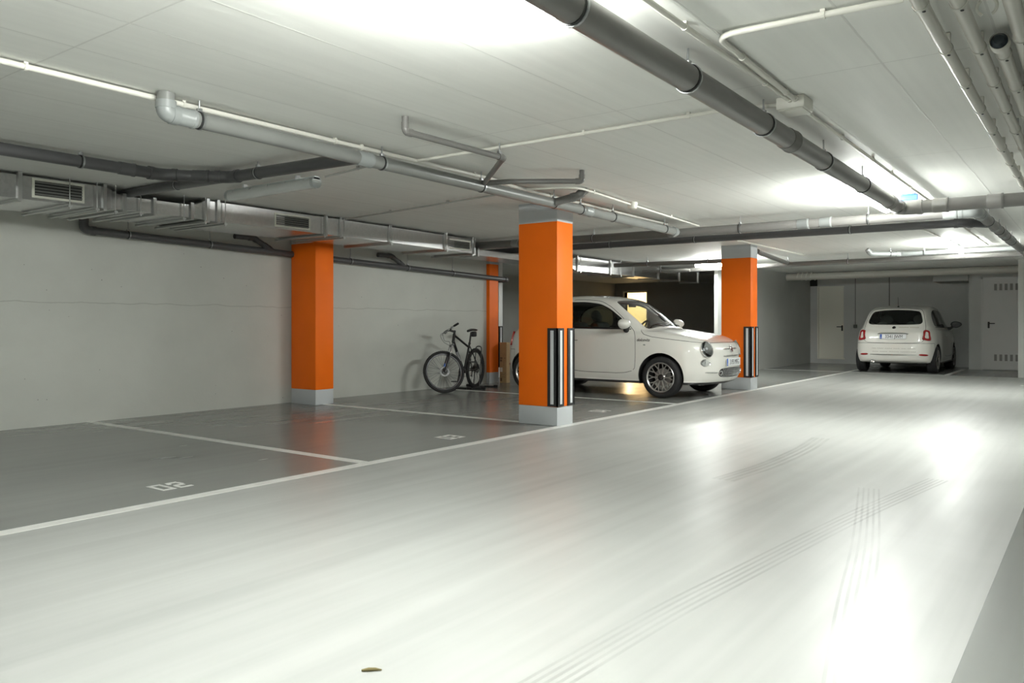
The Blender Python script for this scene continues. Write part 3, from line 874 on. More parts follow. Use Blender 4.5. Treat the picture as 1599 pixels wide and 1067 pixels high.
def floor_mat():
    """glossy grey epoxy with cloudy wear and faint wheel streaks along the aisle; the bays and the strip along the right wall have a darker coat than the aisle"""
    m = bpy.data.materials.new('epoxy_floor'); MATS[m.name] = m
    n, l = nodes_of(m); p = n['Principled BSDF']
    g = n.new('ShaderNodeNewGeometry')
    def noise(scale, stretch, det=6, rot=0.0, dist=0.0):
        mp = n.new('ShaderNodeMapping'); mp.inputs['Scale'].default_value = stretch; mp.inputs['Rotation'].default_value = (0, 0, rot)
        l.new(g.outputs['Position'], mp.inputs['Vector'])
        t = n.new('ShaderNodeTexNoise'); t.inputs['Scale'].default_value = scale; t.inputs['Detail'].default_value = det; t.inputs['Distortion'].default_value = dist
        l.new(mp.outputs[0], t.inputs['Vector']); return t.outputs['Fac']
    a = noise(.6, (1, 1, 1), 4, 0, .4); s1 = noise(1.0, (.25, 3.0, 1), 3, .06, .2); s2 = noise(1.0, (.35, 9, 1), 3, -.22, .1); s3 = noise(1.0, (.35, 9, 1), 3, .40, .1)
    def ma(x, k, y):
        q = n.new('ShaderNodeMath'); q.operation = 'MULTIPLY_ADD'; q.inputs[1].default_value = k
        l.new(x, q.inputs[0])
        if isinstance(y, float): q.inputs[2].default_value = y
        else: l.new(y, q.inputs[2])
        return q.outputs[0]
    tot = ma(a, .8, ma(s1, .5, ma(s2, .4, ma(s3, .4, -1.05))))
    r = n.new('ShaderNodeMapRange'); r.clamp = False; r.inputs['From Min'].default_value = -.35; r.inputs['From Max'].default_value = .35; r.inputs['To Min'].default_value = .80; r.inputs['To Max'].default_value = 1.13
    l.new(tot, r.inputs['Value'])
    sp = n.new('ShaderNodeSeparateXYZ'); l.new(g.outputs['Position'], sp.inputs[0])
    def cmp(sock, op, v):
        q = n.new('ShaderNodeMath'); q.operation = op; q.inputs[1].default_value = v; l.new(sock, q.inputs[0]); return q.outputs[0]
    def mx2(a_, b_):
        q = n.new('ShaderNodeMath'); q.operation = 'MAXIMUM'; l.new(a_, q.inputs[0]); l.new(b_, q.inputs[1]); return q
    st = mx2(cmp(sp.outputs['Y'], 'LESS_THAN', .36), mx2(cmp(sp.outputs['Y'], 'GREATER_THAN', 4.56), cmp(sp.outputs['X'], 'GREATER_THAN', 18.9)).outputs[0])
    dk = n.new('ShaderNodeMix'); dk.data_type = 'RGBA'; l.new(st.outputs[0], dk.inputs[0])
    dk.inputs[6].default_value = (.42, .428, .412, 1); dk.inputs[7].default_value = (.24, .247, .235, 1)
    sc = n.new('ShaderNodeVectorMath'); sc.operation = 'SCALE'; l.new(dk.outputs[2], sc.inputs[0]); l.new(r.outputs[0], sc.inputs['Scale'])
    l.new(sc.outputs[0], p.inputs['Base Color'])
    rr = n.new('ShaderNodeMapRange'); rr.clamp = False; rr.inputs['From Min'].default_value = -.35; rr.inputs['From Max'].default_value = .35; rr.inputs['To Min'].default_value = .44; rr.inputs['To Max'].default_value = .31
    l.new(tot, rr.inputs['Value']); rz_ = n.new('ShaderNodeMath'); rz_.operation = 'MULTIPLY_ADD'; rz_.inputs[1].default_value = -.15; l.new(st.outputs[0], rz_.inputs[0]); l.new(rr.outputs[0], rz_.inputs[2])   # the bays are less worn
    l.new(rz_.outputs[0], p.inputs['Roughness'])
    p.inputs['Specular IOR Level'].default_value = .46
    fb = noise(6.0, (1, 1, 1), 3)
    b = n.new('ShaderNodeBump'); b.inputs['Strength'].default_value = .05; b.inputs['Distance'].default_value = .01
    l.new(fb, b.inputs['Height']); l.new(b.outputs[0], p.inputs['Normal'])
    return m

M_WALL = plaster('grey_painted_concrete', (.55, .562, .52), pit=.8, joint=1.31)
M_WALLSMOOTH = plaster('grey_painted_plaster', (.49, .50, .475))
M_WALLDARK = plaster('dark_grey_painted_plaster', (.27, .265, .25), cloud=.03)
M_CEIL = ceiling_mat()
M_FLOOR = floor_mat()

def wall(name, lo, hi, m):
    return tag(MB().box(lo, hi).build(name, m, smooth=0), kind='structure')
X0, X1, Y0, Y1 = -6.0, 22.7, -2.4, 12.6
wall('floor', (X0, Y0, -.2), (X1+4, 15.2, 0), M_FLOOR)
wall('ceiling', (X0, Y0, H), (X1+4, 15.2, H+.25), M_CEIL)
wall('wall_left', (X0, 8.95, 0), (11.36, 9.25, H), M_WALL)
wall('wall_behind_camera', (X0-.2, Y0, 0), (X0, 9.25, H), plaster('white_bounce_plaster', (.74, .75, .73)))  # unseen wall, made white to bounce light onto the columns and ceiling
wall('wall_right', (X0, Y0-.2, 0), (19.0, Y0, H), MATS['white_bounce_plaster'])  # out of view too; its white is chosen for bounce light
wall('wall_right_return', (18.9, Y0, 0), (X1, 1.32, H), M_WALLSMOOTH)
wall('wall_back_left', (11.0, Y1, 0), (X1+.2, Y1+.2, H), M_WALLSMOOTH)
wall('wall_back_return', (11.0, 9.25, 0), (11.2, Y1, H), M_WALLSMOOTH)
wall('wall_partition', (16.05, 6.46, 0), (X1, 6.54, H), M_WALLSMOOTH)
# far wall with the two door openings
def opening_wall(name, x, t, y0, y1, z1, holes, m):
    mb = MB(); ys = y0
    for (a, b, za, zb) in sorted(holes):
        mb.box((x, ys, 0), (x+t, a, z1), m and None)
        if za > 0: mb.box((x, a, 0), (x+t, b, za))
        mb.box((x, a, zb), (x+t, b, z1)); ys = b
    mb.box((x, ys, 0), (x+t, y1, z1))
    return tag(mb.build(name, m, smooth=0), kind='structure')
opening_wall('wall_far', X1, .2, 2.5, 6.64, H, [(5.58, 6.26, .14, 2.09)], plaster('far_wall_plaster', (.64, .65, .63)))
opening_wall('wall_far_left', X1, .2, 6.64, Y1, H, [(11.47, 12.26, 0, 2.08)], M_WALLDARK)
wall('wall_far_right', (21.65, 1.32, 0), (21.85, 2.5, H), MATS['far_wall_plaster'])
wall('wall_far_side', (21.85, 2.3, 0), (X1, 2.5, H), M_WALLSMOOTH)
wall('trim_soffit', (21.5, 2.5, 2.1), (X1, 3.25, H), M_WALLSMOOTH)
# lit room beyond the far doorway
wall('wall_lit_room', (X1+2.6, 10.2, 0), (X1+2.8, 15.2, H), plaster('warm_white_plaster', (.75, .70, .60)))
wall('wall_lit_room_end', (X1, 15.0, 0), (X1+2.6, 15.2, H), MATS['warm_white_plaster'])
wall('wall_lit_room_near', (X1, Y1+.2, 0), (X1+.2, 15.0, H), MATS['warm_white_plaster'])
wall('wall_lit_room_side', (X1+.2, 10.0, 0), (X1+2.8, 10.2, H), MATS['warm_white_plaster'])
tag(MB().box((X1-.02, 11.42, 0), (X1+.2, 11.47, 2.12)).box((X1-.02, 12.26, 0), (X1+.2, 12.31, 2.12)).box((X1-.02, 11.42, 2.08), (X1+.2, 12.31, 2.13)).build('trim_1', mat('pale_door_frame', (.6, .57, .5), rough=.5), smooth=0), kind='structure')
L = bpy.data.lights.new('warm_room_lamp', 'POINT'); L.energy = WARM_POWER; L.color = (1, .72, .38); L.shadow_soft_size = .15
lo = bpy.data.objects.new('warm_room_lamp', L); lo.location = (X1+1.3, 12.9, 2.1); COL.objects.link(lo)

# doors
M_DOOR = mat('cream_painted_steel', (.86, .85, .75), rough=.45)
M_DOORGREY = mat('pale_grey_painted_steel', (.70, .705, .69), rough=.45)
M_SLOT = mat('vent_slot_shade', (.30, .30, .28), rough=.6)
def handle(parent, x, y, z, s):
    h = MB(); h.rbox((x-.012, y-.02, z-.11), (x, y+.02, z+.04), .008, 2)
    h.tube([(x-.01, y, z), (x-.05, y, z), (x-.055, y+s*.02, z), (x-.055, y+s*.13, z)], .011, 10)
    h.lathe([(0,.004),(.014,.003),(.016,0)], frame_z((x-.012, y, z-.075), (-1,0,0)), 12)
    return h.build('door_handle', M_BLACKPLASTIC, parent)
d = tag(MB().box((X1+.04, 5.58, .15), (X1+.09, 6.235, 2.08)).build('door_1', M_DOOR, smooth=0), kind='structure')
handle(d, X1+.04, 5.63, 1.0, 1)
f = MB().box((X1-.015, 6.235, .14), (X1+.2, 6.27, 2.10)).box((X1-.015, 5.565, 2.08), (X1+.2, 6.27, 2.11)).box((X1-.015, 5.555, .12), (X1+.1, 6.27, .15)).build('door_frame', M_DOOR, d, smooth=0)
d2 = tag(MB().box((21.60, 1.33, .012), (21.65, 2.205, 2.13)).build('door_2', M_DOORGREY, smooth=0), kind='structure')
handle(d2, 21.60, 2.09, 1.09, -1)
for zz in (.22, 1.86):
    for k in range(7):
        y = 1.98 - .105*k
        MB().box((21.596, y-.055, zz), (21.602, y, zz+.15)).build('vent_slot', M_SLOT, d2, smooth=0)
MB().box((21.58, 2.205, 0), (21.66, 2.245, 2.17)).box((21.58, 1.33, 2.13), (21.66, 2.245, 2.17)).build('door_frame', M_DOORGREY, d2, smooth=0)

# ------------------------------------------------------------------ columns
M_ORANGE = mat('orange_paint', (.92, .165, .004), rough=.5, noise=.03, nscale=3, bump=.04, bscale=30, spec=.25)
M_BAND = mat('pale_grey_column_paint', (.50, .525, .54), rough=.45, noise=.03, nscale=3)
M_STRIPE = mat('white_reflective_stripe', (.68, .70, .72), rough=.35)
M_GUARD = mat('black_rubber_guard', (.016, .016, .018), rough=.55)
def guard(parent, x, y, sx, sy, z0=.205, z1=1.035):
    """rubber corner guard; sx, sy: which way the two leaves run from the corner"""
    t, wd = .014, .115
    mb = MB()
    ox, oy = x - sx*t, y - sy*t
    mb.box((min(ox, x+sx*wd), min(oy, y), z0), (max(ox, x+sx*wd), max(oy, y), z1))
    mb.box((min(ox, x), min(oy, y+sy*wd), z0), (max(ox, x), max(oy, y+sy*wd), z1))
    g = mb.build('corner_guard', M_GUARD, parent, smooth=0)
    a, b = .035, .075
    xa, xb = sorted((x+sx*a, x+sx*b)); ya, yb = sorted((oy-sy*.003, oy))
    MB().box((xa, ya, z0+.025), (xb, yb, z1-.025)).build('reflective_stripe', M_STRIPE, g, smooth=0)
    ya, yb = sorted((y+sy*a, y+sy*b)); xa, xb = sorted((ox-sx*.003, ox))
    MB().box((xa, ya, z0+.025), (xb, yb, z1-.025)).build('reflective_stripe', M_STRIPE, g, smooth=0)
def column(x, y, label, guards=True, group=None, sx=.31, sy=.5, top=2.165):
    c = thing('column', label, 'column', (0, 0, 0))
    MB().rbox((x, y, .20), (x+sx, y+sy, top), .006, 2).build('painted_shaft', M_ORANGE, c)
    MB().rbox((x, y, 0), (x+sx, y+sy, .2005), .006, 2).build('base_band', M_BAND, c)
    MB().box((x, y, top-.0005), (x+sx, y+sy, H)).build('top_band', M_BAND, c, smooth=0)
    if guards:
        guard(c, x, y, 1, 1); guard(c, x+sx, y, -1, 1); guard(c, x, y+sy, 1, -1) if guards == 'all' else None
    return c
column(7.04, 4.60, 'orange concrete column standing between the empty bays and the white car, nearest to the aisle')
column(12.77, 4.58, 'orange column with striped corner guards in front of the nose of the parked white car')
column(6.97, 8.38, 'orange column without corner guards, standing against the grey wall under the metal duct', guards=False)
c = thing('column', 'slim orange pilaster at the end of the grey wall, behind the bicycle', 'column')
MB().box((11.36, 8.88, .20), (11.62, 9.25, 2.165)).build('painted_shaft', M_ORANGE, c, smooth=0)
MB().box((11.36, 8.88, 0), (11.62, 9.25, .2005)).build('base_band', M_BAND, c, smooth=0)
MB().box((11.36, 8.88, 2.1645), (11.62, 9.25, H)).build('top_band', M_BAND, c, smooth=0)
c = thing('column', 'pale unpainted column showing as a narrow strip behind the cardboard box', 'column')
MB().rbox((12.77, 9.745, 0), (12.90, 10.25, H), .006, 2).build('shaft', mat('white_column_paint', (.72, .73, .72), rough=.5), c)
guard(c, 12.77, 9.745, 1, 1); 

# ------------------------------------------------------------------ floor markings
M_LINE = mat('white_line_paint', (.74, .74, .71), rough=.35, noise=.08, nscale=12)
def line(lo, hi, label, group=None):
    o = MB().box((lo[0], lo[1], 0), (hi[0], hi[1], .0015)).build('parking_line', M_LINE, smooth=0)
    return tag(o, label, 'floor marking', group)
line((-6, 4.51), (18.9, 4.61), 'long white line along the aisle in front of the row of bays')
line((4.265, 4.61), (4.36, 8.95), 'white bay line that runs to the bare wall, nearest of the bay dividers')
line((7.08, 5.10), (7.18, 8.38), 'white bay line between the two orange columns')
line((9.93, 4.61), (10.03, 8.95), 'white bay line beside the white car and in front of the bicycle')
line((18.85, 2.55), (18.95, 6.46), 'white cross line behind the white car at the far end')
line((18.95, 4.53), (21.9, 4.63), 'white line at the driver side of the far white car')
line((18.95, 2.55), (21.6, 2.65), 'white line between the far white car and the louvred door')
line((16.45, .2), (16.60, 1.12), 'short white stripe on the floor near the end of the aisle wall')
STENCIL = {   # block figures as bars in a 3 x 5 field, cut by the stencil bridges
    '0': [(0,0,.75,5),(2.25,0,3,5),(.85,0,2.15,.85),(.85,4.15,2.15,5)],
    '2': [(0,0,3,.85),(0,.85,.8,2.1),(.4,1.9,2.6,2.75),(2.2,2.75,3,4.3),(.3,4.15,2.8,5),(0,3.4,.7,4.2)],
    '3': [(0,0,3,.85),(2.25,.85,3,4.15),(.8,2.1,2.25,2.9),(0,4.15,3,5)],
    '4': [(2.0,0,2.75,5),(0,1.5,3,2.3),(0,2.3,.75,5)]}
def bay_number(txt, x, y, label):
    """reads from the aisle: the top of the figures points to the wall"""
    mb = MB(); wd, ht = .095, .215
    for i, ch in enumerate(txt):
        ox = x + (i-1)*(wd+.026) + .013
        for (a0, b0, a1, b1) in STENCIL[ch]:
            mb.box((ox+a0/3*wd, y-ht/2+b0/5*ht, 0), (ox+a1/3*wd, y-ht/2+b1/5*ht, .0012))
    return tag(mb.build('bay_number', M_LINE, smooth=0), label, 'floor marking', 'stencilled bay numbers')
bay_number('02', 2.92, 4.98, 'white stencilled figures 02 on the floor of the nearest bay')
bay_number('03', 5.77, 4.99, 'white stencilled figures 03 on the floor beside the nearest orange column')
bay_number('04', 8.60, 4.99, 'white stencilled figures 04 on the floor in front of the bicycle bay')
# faint rubber marks left by turning wheels
def mark_mat():
    m = bpy.data.materials.new('rubber_smear'); MATS[m.name] = m
    n, l = nodes_of(m); p = n['Principled BSDF']; p.inputs['Base Color'].default_value = (.10, .10, .09, 1); p.inputs['Roughness'].default_value = .5
    g = n.new('ShaderNodeNewGeometry'); t = n.new('ShaderNodeTexNoise'); t.inputs['Scale'].default_value = 1.7; t.inputs['Detail'].default_value = 9
    l.new(g.outputs['Position'], t.inputs['Vector'])
    r = n.new('ShaderNodeMapRange'); r.inputs['From Min'].default_value = .25; r.inputs['From Max'].default_value = .75; r.inputs['To Min'].default_value = .0; r.inputs['To Max'].default_value = .17
    l.new(t.outputs['Fac'], r.inputs['Value']); l.new(r.outputs[0], p.inputs['Alpha'])
    return m
M_SMEAR = mark_mat()
def tyre_mark(pts, offs, wd, label):
    P = [Vector((q[0], q[1], 0)) for q in crom(np.array([(x, y, 0) for x, y in pts], float), 0, 8)]
    mb = MB()
    for o_ in offs:
        vs = []
        for i, q in enumerate(P):
            t = (P[min(i+1, len(P)-1)] - P[max(i-1, 0)]).normalized(); sd = Vector((-t.y, t.x, 0))
            vs += [q+sd*(o_-wd/2)+Vector((0,0,.0008)), q+sd*(o_+wd/2)+Vector((0,0,.0008))]
        mb.add(vs, [(2*i, 2*i+1, 2*i+3, 2*i+2) for i in range(len(P)-1)])
    tag(mb.build('tyre_mark', M_SMEAR, smooth=0), label, 'tyre mark', 'tyre marks in the aisle')
tyre_mark([(5.3,2.10),(6.06,2.04),(6.99,2.05),(7.8,2.12)], (-.07, -.02, .03, .07), .03, 'short dark skid mark on the aisle in front of the white car')
tyre_mark([(2.2,.55),(3.2,.75),(4.2,.93),(5.6,1.22)], (-.06, -.03, 0, .03, .06), .012, 'ribbed tyre track running towards the camera in the bright foreground')
tyre_mark([(1.5,1.36),(2.64,1.31),(3.32,1.25),(4.78,1.1),(6.2,.9)], (-.06, -.03, 0, .03, .06), .014, 'faint tyre track sweeping across the bright foreground')
# ------------------------------------------------------------------ pipes under the ceiling
M_PVC2 = mat('pale_grey_pvc_pipe', (.19, .195, .185), rough=.36, noise=.06, nscale=4)
M_PVC = mat('grey_pvc_pipe', (.15, .146, .138), rough=.33, noise=.06, nscale=4, bump=.02, bscale=8)
M_PVCLIGHT = mat('light_grey_pvc_fitting', (.25, .265, .26), rough=.35)
M_PVCDARK = mat('dark_grey_pvc_pipe', (.085, .085, .088), rough=.36, noise=.06, nscale=4)
M_CLAMP = mat('zinc_clamp_band', (.42, .43, .44), rough=.35, metal=1)
M_GASKET = mat('black_clamp_rubber', (.012, .012, .012), rough=.6)
M_CONDUIT = mat('cream_conduit', (.66, .65, .59), rough=.42)
M_WHITEPIPE = mat('cream_pvc_pipe', (.52, .51, .46), rough=.32)

def seg_point(path, d):
    """point and direction at a length along a polyline"""
    for a, b in zip(path[:-1], path[1:]):
        L = (b-a).length
        if d <= L or b is path[-1]:
            return a + (b-a).normalized()*d, (b-a).normalized()
        d -= L

def pipe(name, label, pts, r, m, clamps=(), couplings=(), elbow_r=None, rod_to=H, fitting=None, cat='pipe', elbows=True, group=None, parts=None, print_on=None):
    """one drain line: straight and bent pipe, elbow sockets at its corners, couplings, and hanger clamps (part > rod)"""
    P = [Vector(p) for p in pts]
    root = thing(name, label, cat, (0, 0, 0), 0, group)
    er = elbow_r or r*1.9
    MB().tube(fillet(P, er, 7), r, 20).build('pipe_run', m, root, smooth=50)
    fm = fitting or m
    if elbows:
        for i in range(1, len(P)-1):
            a = (P[i-1]-P[i]).normalized(); b = (P[i+1]-P[i]).normalized()
            if a.angle(b) > 2.95: continue
            k = min((er / math.tan(a.angle(b)/2)) + r*1.0, (P[i-1]-P[i]).length*.48, (P[i+1]-P[i]).length*.48)
            mb = MB(); mb.tube(fillet([P[i]+a*k, P[i], P[i]+b*k], er, 8), r*1.09, 20)
            mb.tube([P[i]+a*(k-.03), P[i]+a*(k+.012)], r*1.17, 20); mb.tube([P[i]+b*(k-.03), P[i]+b*(k+.012)], r*1.17, 20)
            mb.build('elbow', fm, root, smooth=50)
    for d in couplings:
        q, t = seg_point(P, d)
        MB().tube([q-t*.065, q-t*.06, q+t*.045, q+t*.05], [r*1.03, r*1.09, r*1.09, r*1.15], 20).tube([q+t*.05, q+t*.066], r*1.16, 20).build('coupling', fm, root, smooth=40)
    for d in clamps:
        q, t = seg_point(P, d)
        g = MB().tube([q-t*.013, q+t*.013], r*1.07, 20).build('pipe_clamp', M_GASKET, root, smooth=40)
        MB().tube([q-t*.001, q+t*.012], r*1.13, 20).build('clamp_band', M_CLAMP, g, smooth=40)
        if abs(t.z) < .5:
            sd = Vector((0,0,1)).cross(t).normalized()
            b = MB(); b.box((-.012,-.010,-.012), (.03,.010,.012), frame_z(q+sd*r*1.05, t.cross(Vector((0,0,1))), t)) if False else None
            MB().tube([q+Vector((0,0,r)), Vector((q.x, q.y, rod_to))], .0055, 8).rbox((q.x-.014, q.y-.014, q.z+r), (q.x+.014, q.y+.014, q.z+r+.022), .003, 1).build('hanger_rod', M_CLAMP, g)
    return root

R125, R110, R75, R50 = .0625, .055, .0375, .025
ZP = 2.255
pipe('drain_pipe', 'thick grey drain pipe running overhead along the aisle and turning at its far end', [(-1.0,1.55,ZP),(8.60,1.58,ZP-.035),(8.62,-2.38,ZP-.045)], R125, M_PVC,
     clamps=[3.49,4.52,5.58,6.84,8.0,11.3,13.2], couplings=[6.05,9.05,9.95,10.4], fitting=M_PVC)
pipe('drain_pipe', 'long pale grey drain pipe with an upturned end, passing over the nearest orange column', [(2.45,4.22,H-.002),(2.45,4.22,2.265),(9.28,4.28,2.235),(9.40,4.42,2.235)], .048, M_PVC2,
     clamps=[.32,1.80,2.98,4.12,4.62,5.30,6.60], couplings=[.22,1.62,4.75], fitting=M_PVCLIGHT)
pipe('drain_pipe', 'grey cross pipe beyond the nearest column, with pale couplings and an elbow', [(9.72,8.6,2.31),(9.42,4.4,2.235),(9.45,1.02,2.24),(15.25,.98,2.24)], R110, M_PVC,
     clamps=[3.0,5.1,6.55,7.9,8.6,9.7,10.5,11.3,12.6], couplings=[1.6,5.85,6.1,7.35,7.9,9.2,10.1,11.0], fitting=M_PVCLIGHT)
pipe('drain_pipe', 'dark drain pipe running parallel behind the grey cross pipe', [(10.78,8.6,2.31),(10.45,1.25,2.24),(10.75,1.02,2.24)], R75*1.25, M_PVCDARK,
     clamps=[2.6,4.0,6.1], couplings=[])
pipe('drain_pipe', 'dark drain pipe over the metal duct that bends to meet the pale drain pipe', [(-4.0,6.15,2.31),(3.55,6.17,2.30),(3.93,5.80,2.295),(3.95,4.32,2.275)], .046, M_PVCDARK, clamps=[6.9,8.45], couplings=[7.25,7.85], elbow_r=.15)
pipe('drain_pipe', 'short dark pipe emerging from behind the metal duct', [(3.98,8.8,2.336),(3.98,7.0,2.334),(4.00,6.6,2.330),(3.95,5.55,2.30)], .041, M_PVCDARK, clamps=[2.1], couplings=[], elbows=False)
pipe('drain_pipe', 'dark pipe fixed along the top of the grey wall under the metal duct', [(4.20,8.86,2.33),(4.20,8.86,2.10),(11.85,8.86,1.90),(11.95,8.95,1.90),(11.95,9.6,1.90)], R75*1.15, M_PVCDARK, clamps=[.72,1.75,4.05,5.25,6.35], couplings=[], rod_to=H)
for (x, lab) in ((6.55, 'dark branch fitting beside the orange column against the wall'), (9.05, 'dark branch fitting on the wall pipe, above and before the bicycle')):
    z = 2.10-.2*(x-4.2)/7.65
    pipe('pipe_branch', lab, [(x-.48, 8.86, z+.16), (x-.22, 8.84, z+.16), (x, 8.84, z+.05), (x+.10, 8.86, z+.01)], R75*.95, M_PVCDARK, elbow_r=.06)
pipe('waste_pipe', 'small grey waste pipe with an upturned end and a dropping elbow near the crossing conduit', [(3.62,3.50,H-.002),(3.62,3.50,2.285),(4.60,3.47,2.28),(5.30,4.20,2.275)], .021, M_PVC, clamps=[1.03], couplings=[], elbow_r=.05)
pipe('waste_pipe', 'small grey waste pipe branching towards the aisle above the nearest orange column', [(5.30,4.20,2.275),(5.42,4.02,2.285),(5.77,3.52,2.285),(5.77,3.52,H-.002)], .022, M_PVC, elbow_r=.05)
pipe('waste_pipe', 'thick corrugated grey outlet leaning up from the drain pipe over the nearest column', [(6.42,4.22,2.25),(6.55,4.05,2.31),(6.60,3.97,H-.002)], R75, M_PVC, elbow_r=.07)
pipe('drain_pipe', 'dark cross pipe near the far end of the aisle', [(15.9,7.6,2.22),(15.5,4.9,2.225),(15.35,-1.5,2.23)], R75*1.2, M_PVC, clamps=[1.6,3.9], couplings=[])
pipe('drain_pipe', 'short grey pipe beside the far orange column that joins the far cross pipe', [(13.2,4.62,2.30),(13.5,4.66,2.285),(15.6,4.85,2.25)], R75*1.05, M_PVC, clamps=[2.35], couplings=[])
pipe('drain_pipe', 'pale pipe in front of the lit far lamp', [(14.55,3.2,H-.03),(14.6,3.15,2.28),(14.95,2.75,2.275),(14.85,1.05,2.275)], R75, M_PVCLIGHT, clamps=[.45,1.0,2.7], couplings=[])
pipe('drain_pipe', 'grey pipe in front of the shiny duct behind the white car', [(14.06,7.82,2.25),(14.3,5.2,2.25)], R75*1.1, M_PVC, clamps=[.7,1.9], couplings=[])
pipe('drain_pipe', 'thin grey pipe just below the duct behind the white car', [(15.28,7.82,2.19),(15.4,6.8,2.19)], R50*1.2, M_PVC, clamps=[.4], couplings=[])
pipe('drain_pipe', 'cream insulated pipe along the top of the far wall', [(20.6,6.45,2.27),(20.75,2.3,2.285),(20.8,1.34,2.288)], .085, M_WHITEPIPE, clamps=[], couplings=[2.0])
for k in range(4):
    y = 6.15-.11*k
    P = [(20.45+.02*math.sin(t), y+.06*(t/6.28)-.03, 2.28+.11*math.cos(t)) for t in [2*PI*i/20 for i in range(21)]]
    P = [(20.6-.105*math.cos(t+.5), y-.05*t/PI, 2.28+.105*math.sin(t+.5)) for t in [PI*1.5*i/18-.9 for i in range(19)]]
    tag(MB().tube(P, .014, 8).build('cable_loop', M_CONDUIT), 'one of four cream cable loops hung around the cream pipe at the far wall', 'cable', 'cable loops at the far wall')
# shared clip used on conduits
def conduit(label, pts, r=.0115, m=None, clips=(), bend=.06, name='conduit'):
    P = [Vector(p) for p in pts]
    root = thing(name, label, 'conduit')
    MB().tube(fillet(P, bend, 6), r, 10).build('tube', m or M_CONDUIT, root, smooth=50)
    for d in clips:
        q, t = seg_point(P, d)
        MB().tube([q-t*.008, q+t*.008], r*1.28, 10).box((q.x-.010, q.y-.010, q.z), (q.x+.010, q.y+.010, H-.001)).build('clip', m or M_CONDUIT, root)
    return root
ZC = H-.024
M_PAINTEDCONDUIT = mat('grey_painted_conduit', (.40, .40, .38), rough=.5)
conduit('cream conduit running the length of the ceiling beside the pipe with an upturned end', [(-3,4.26,ZC),(5.55,4.31,ZC),(5.95,4.38,ZC),(9.35,4.44,ZC)], .016, clips=[4.05,4.75,5.6,6.75,7.0,8.3,9.6,10.8])
conduit('cream conduit crossing the aisle ceiling from the junction box to the long conduit', [(4.58,4.33,ZC),(4.58,1.75,ZC),(4.70,1.42,ZC)], .012, clips=[.6,1.55,2.3])
conduit('straight cream conduit running from overhead to the junction box', [(-2,1.47,ZC),(4.62,1.425,ZC)], .013, clips=[4.3,5.2,6.2])
conduit('cream conduit that comes from the cream pipes and bends back to the junction box', [(3.43,.62,ZC),(3.38,1.37,ZC),(4.62,1.395,ZC)], .014, clips=[.3,1.1,1.8], bend=.10)
conduit('cream conduit leading from the junction box to the lit lamp ahead', [(4.75,1.42,ZC),(9.4,1.42,ZC)], .013, clips=[1.0,1.9,2.6,3.4])
conduit('cream conduit with a round detector, swinging away beside the nearest column', [(6.15,4.42,ZC),(6.33,3.92,ZC),(7.6,4.03,ZC),(9.8,4.20,ZC)], .011, clips=[.9,3.0], bend=.25)
conduit('thin conduit from the unlit lamp to the drain pipe', [(4.60,5.40,ZC),(4.45,4.45,ZC)], .009, m=M_PAINTEDCONDUIT, clips=[.5])
conduit('thin conduit crossing the bay ceiling from the duct', [(6.62,7.4,ZC),(6.22,4.62,ZC)], .009, m=M_PAINTEDCONDUIT, clips=[.9,1.9])
conduit('pale conduit over the far half of the aisle beside the lit far lamp', [(10.6,1.45,ZC),(14.9,1.45,ZC)], .012, clips=[1,2,3,4])
conduit('pale conduit reaching the lit far lamp', [(10.8,1.95,ZC),(13.5,1.90,ZC)], .012, clips=[1,2])
conduit('twin of the pale conduit that ends at a small box near the far column', [(10.6,4.45,ZC),(15.2,4.42,ZC)], .014, clips=[1.2,3.0,4.5])
conduit('thin cable dropping to a small switch box beside the far door', [(X1-.012,5.28,H-.05),(X1-.012,5.28,1.06)], .007, m=mat('grey_cable', (.12,.12,.12), rough=.5), name='cable')
conduit('thin dark cable on the far wall that vanishes behind the white car', [(X1-.014,4.44,H-.05),(X1-.014,4.44,1.2)], .010, m=MATS['grey_cable'], name='cable')
o = MB().rbox((X1-.05,5.235,.97),(X1,5.325,1.06),.008,2).build('switch_box', mat('grey_switch_box', (.15,.15,.14), rough=.5)); tag(o, 'small grey switch box on the far wall between the door and the car', 'switch')
j = thing('junction_box', 'cream junction box on the ceiling where the conduits meet', 'junction box')
MB().rbox((4.59,1.34,H-.072),(4.77,1.50,H),.008,2).build('box', M_CONDUIT, j)
MB().rbox((4.60,1.35,H-.080),(4.76,1.49,H-.071),.004,2).build('lid', M_CONDUIT, j)
for (x, y) in ((4.58,1.42),(4.78,1.42),(4.58,1.39),(4.68,1.505)):
    MB().lathe([(.0,-.014),(.018,-.014),(.018,.014),(.0,.014)], frame_z((x, y, H-.024), (1,0,0) if y < 1.5 else (0,1,0)), 12).build('cable_gland', M_CONDUIT, j)
d = thing('smoke_detector', 'small round white detector on the conduit beyond the nearest column', 'detector')
MB().lathe([(0,0),(.055,0),(.056,-.03),(.0,-.03)], Matrix.Translation((7.64,4.03,H)), 24).build('base', M_CONDUIT, d)
MB().lathe([(.048,-.029),(.052,-.05),(.046,-.066),(.03,-.075),(0,-.076)], Matrix.Translation((7.64,4.03,H)), 24).build('sensor_head', M_CONDUIT, d)
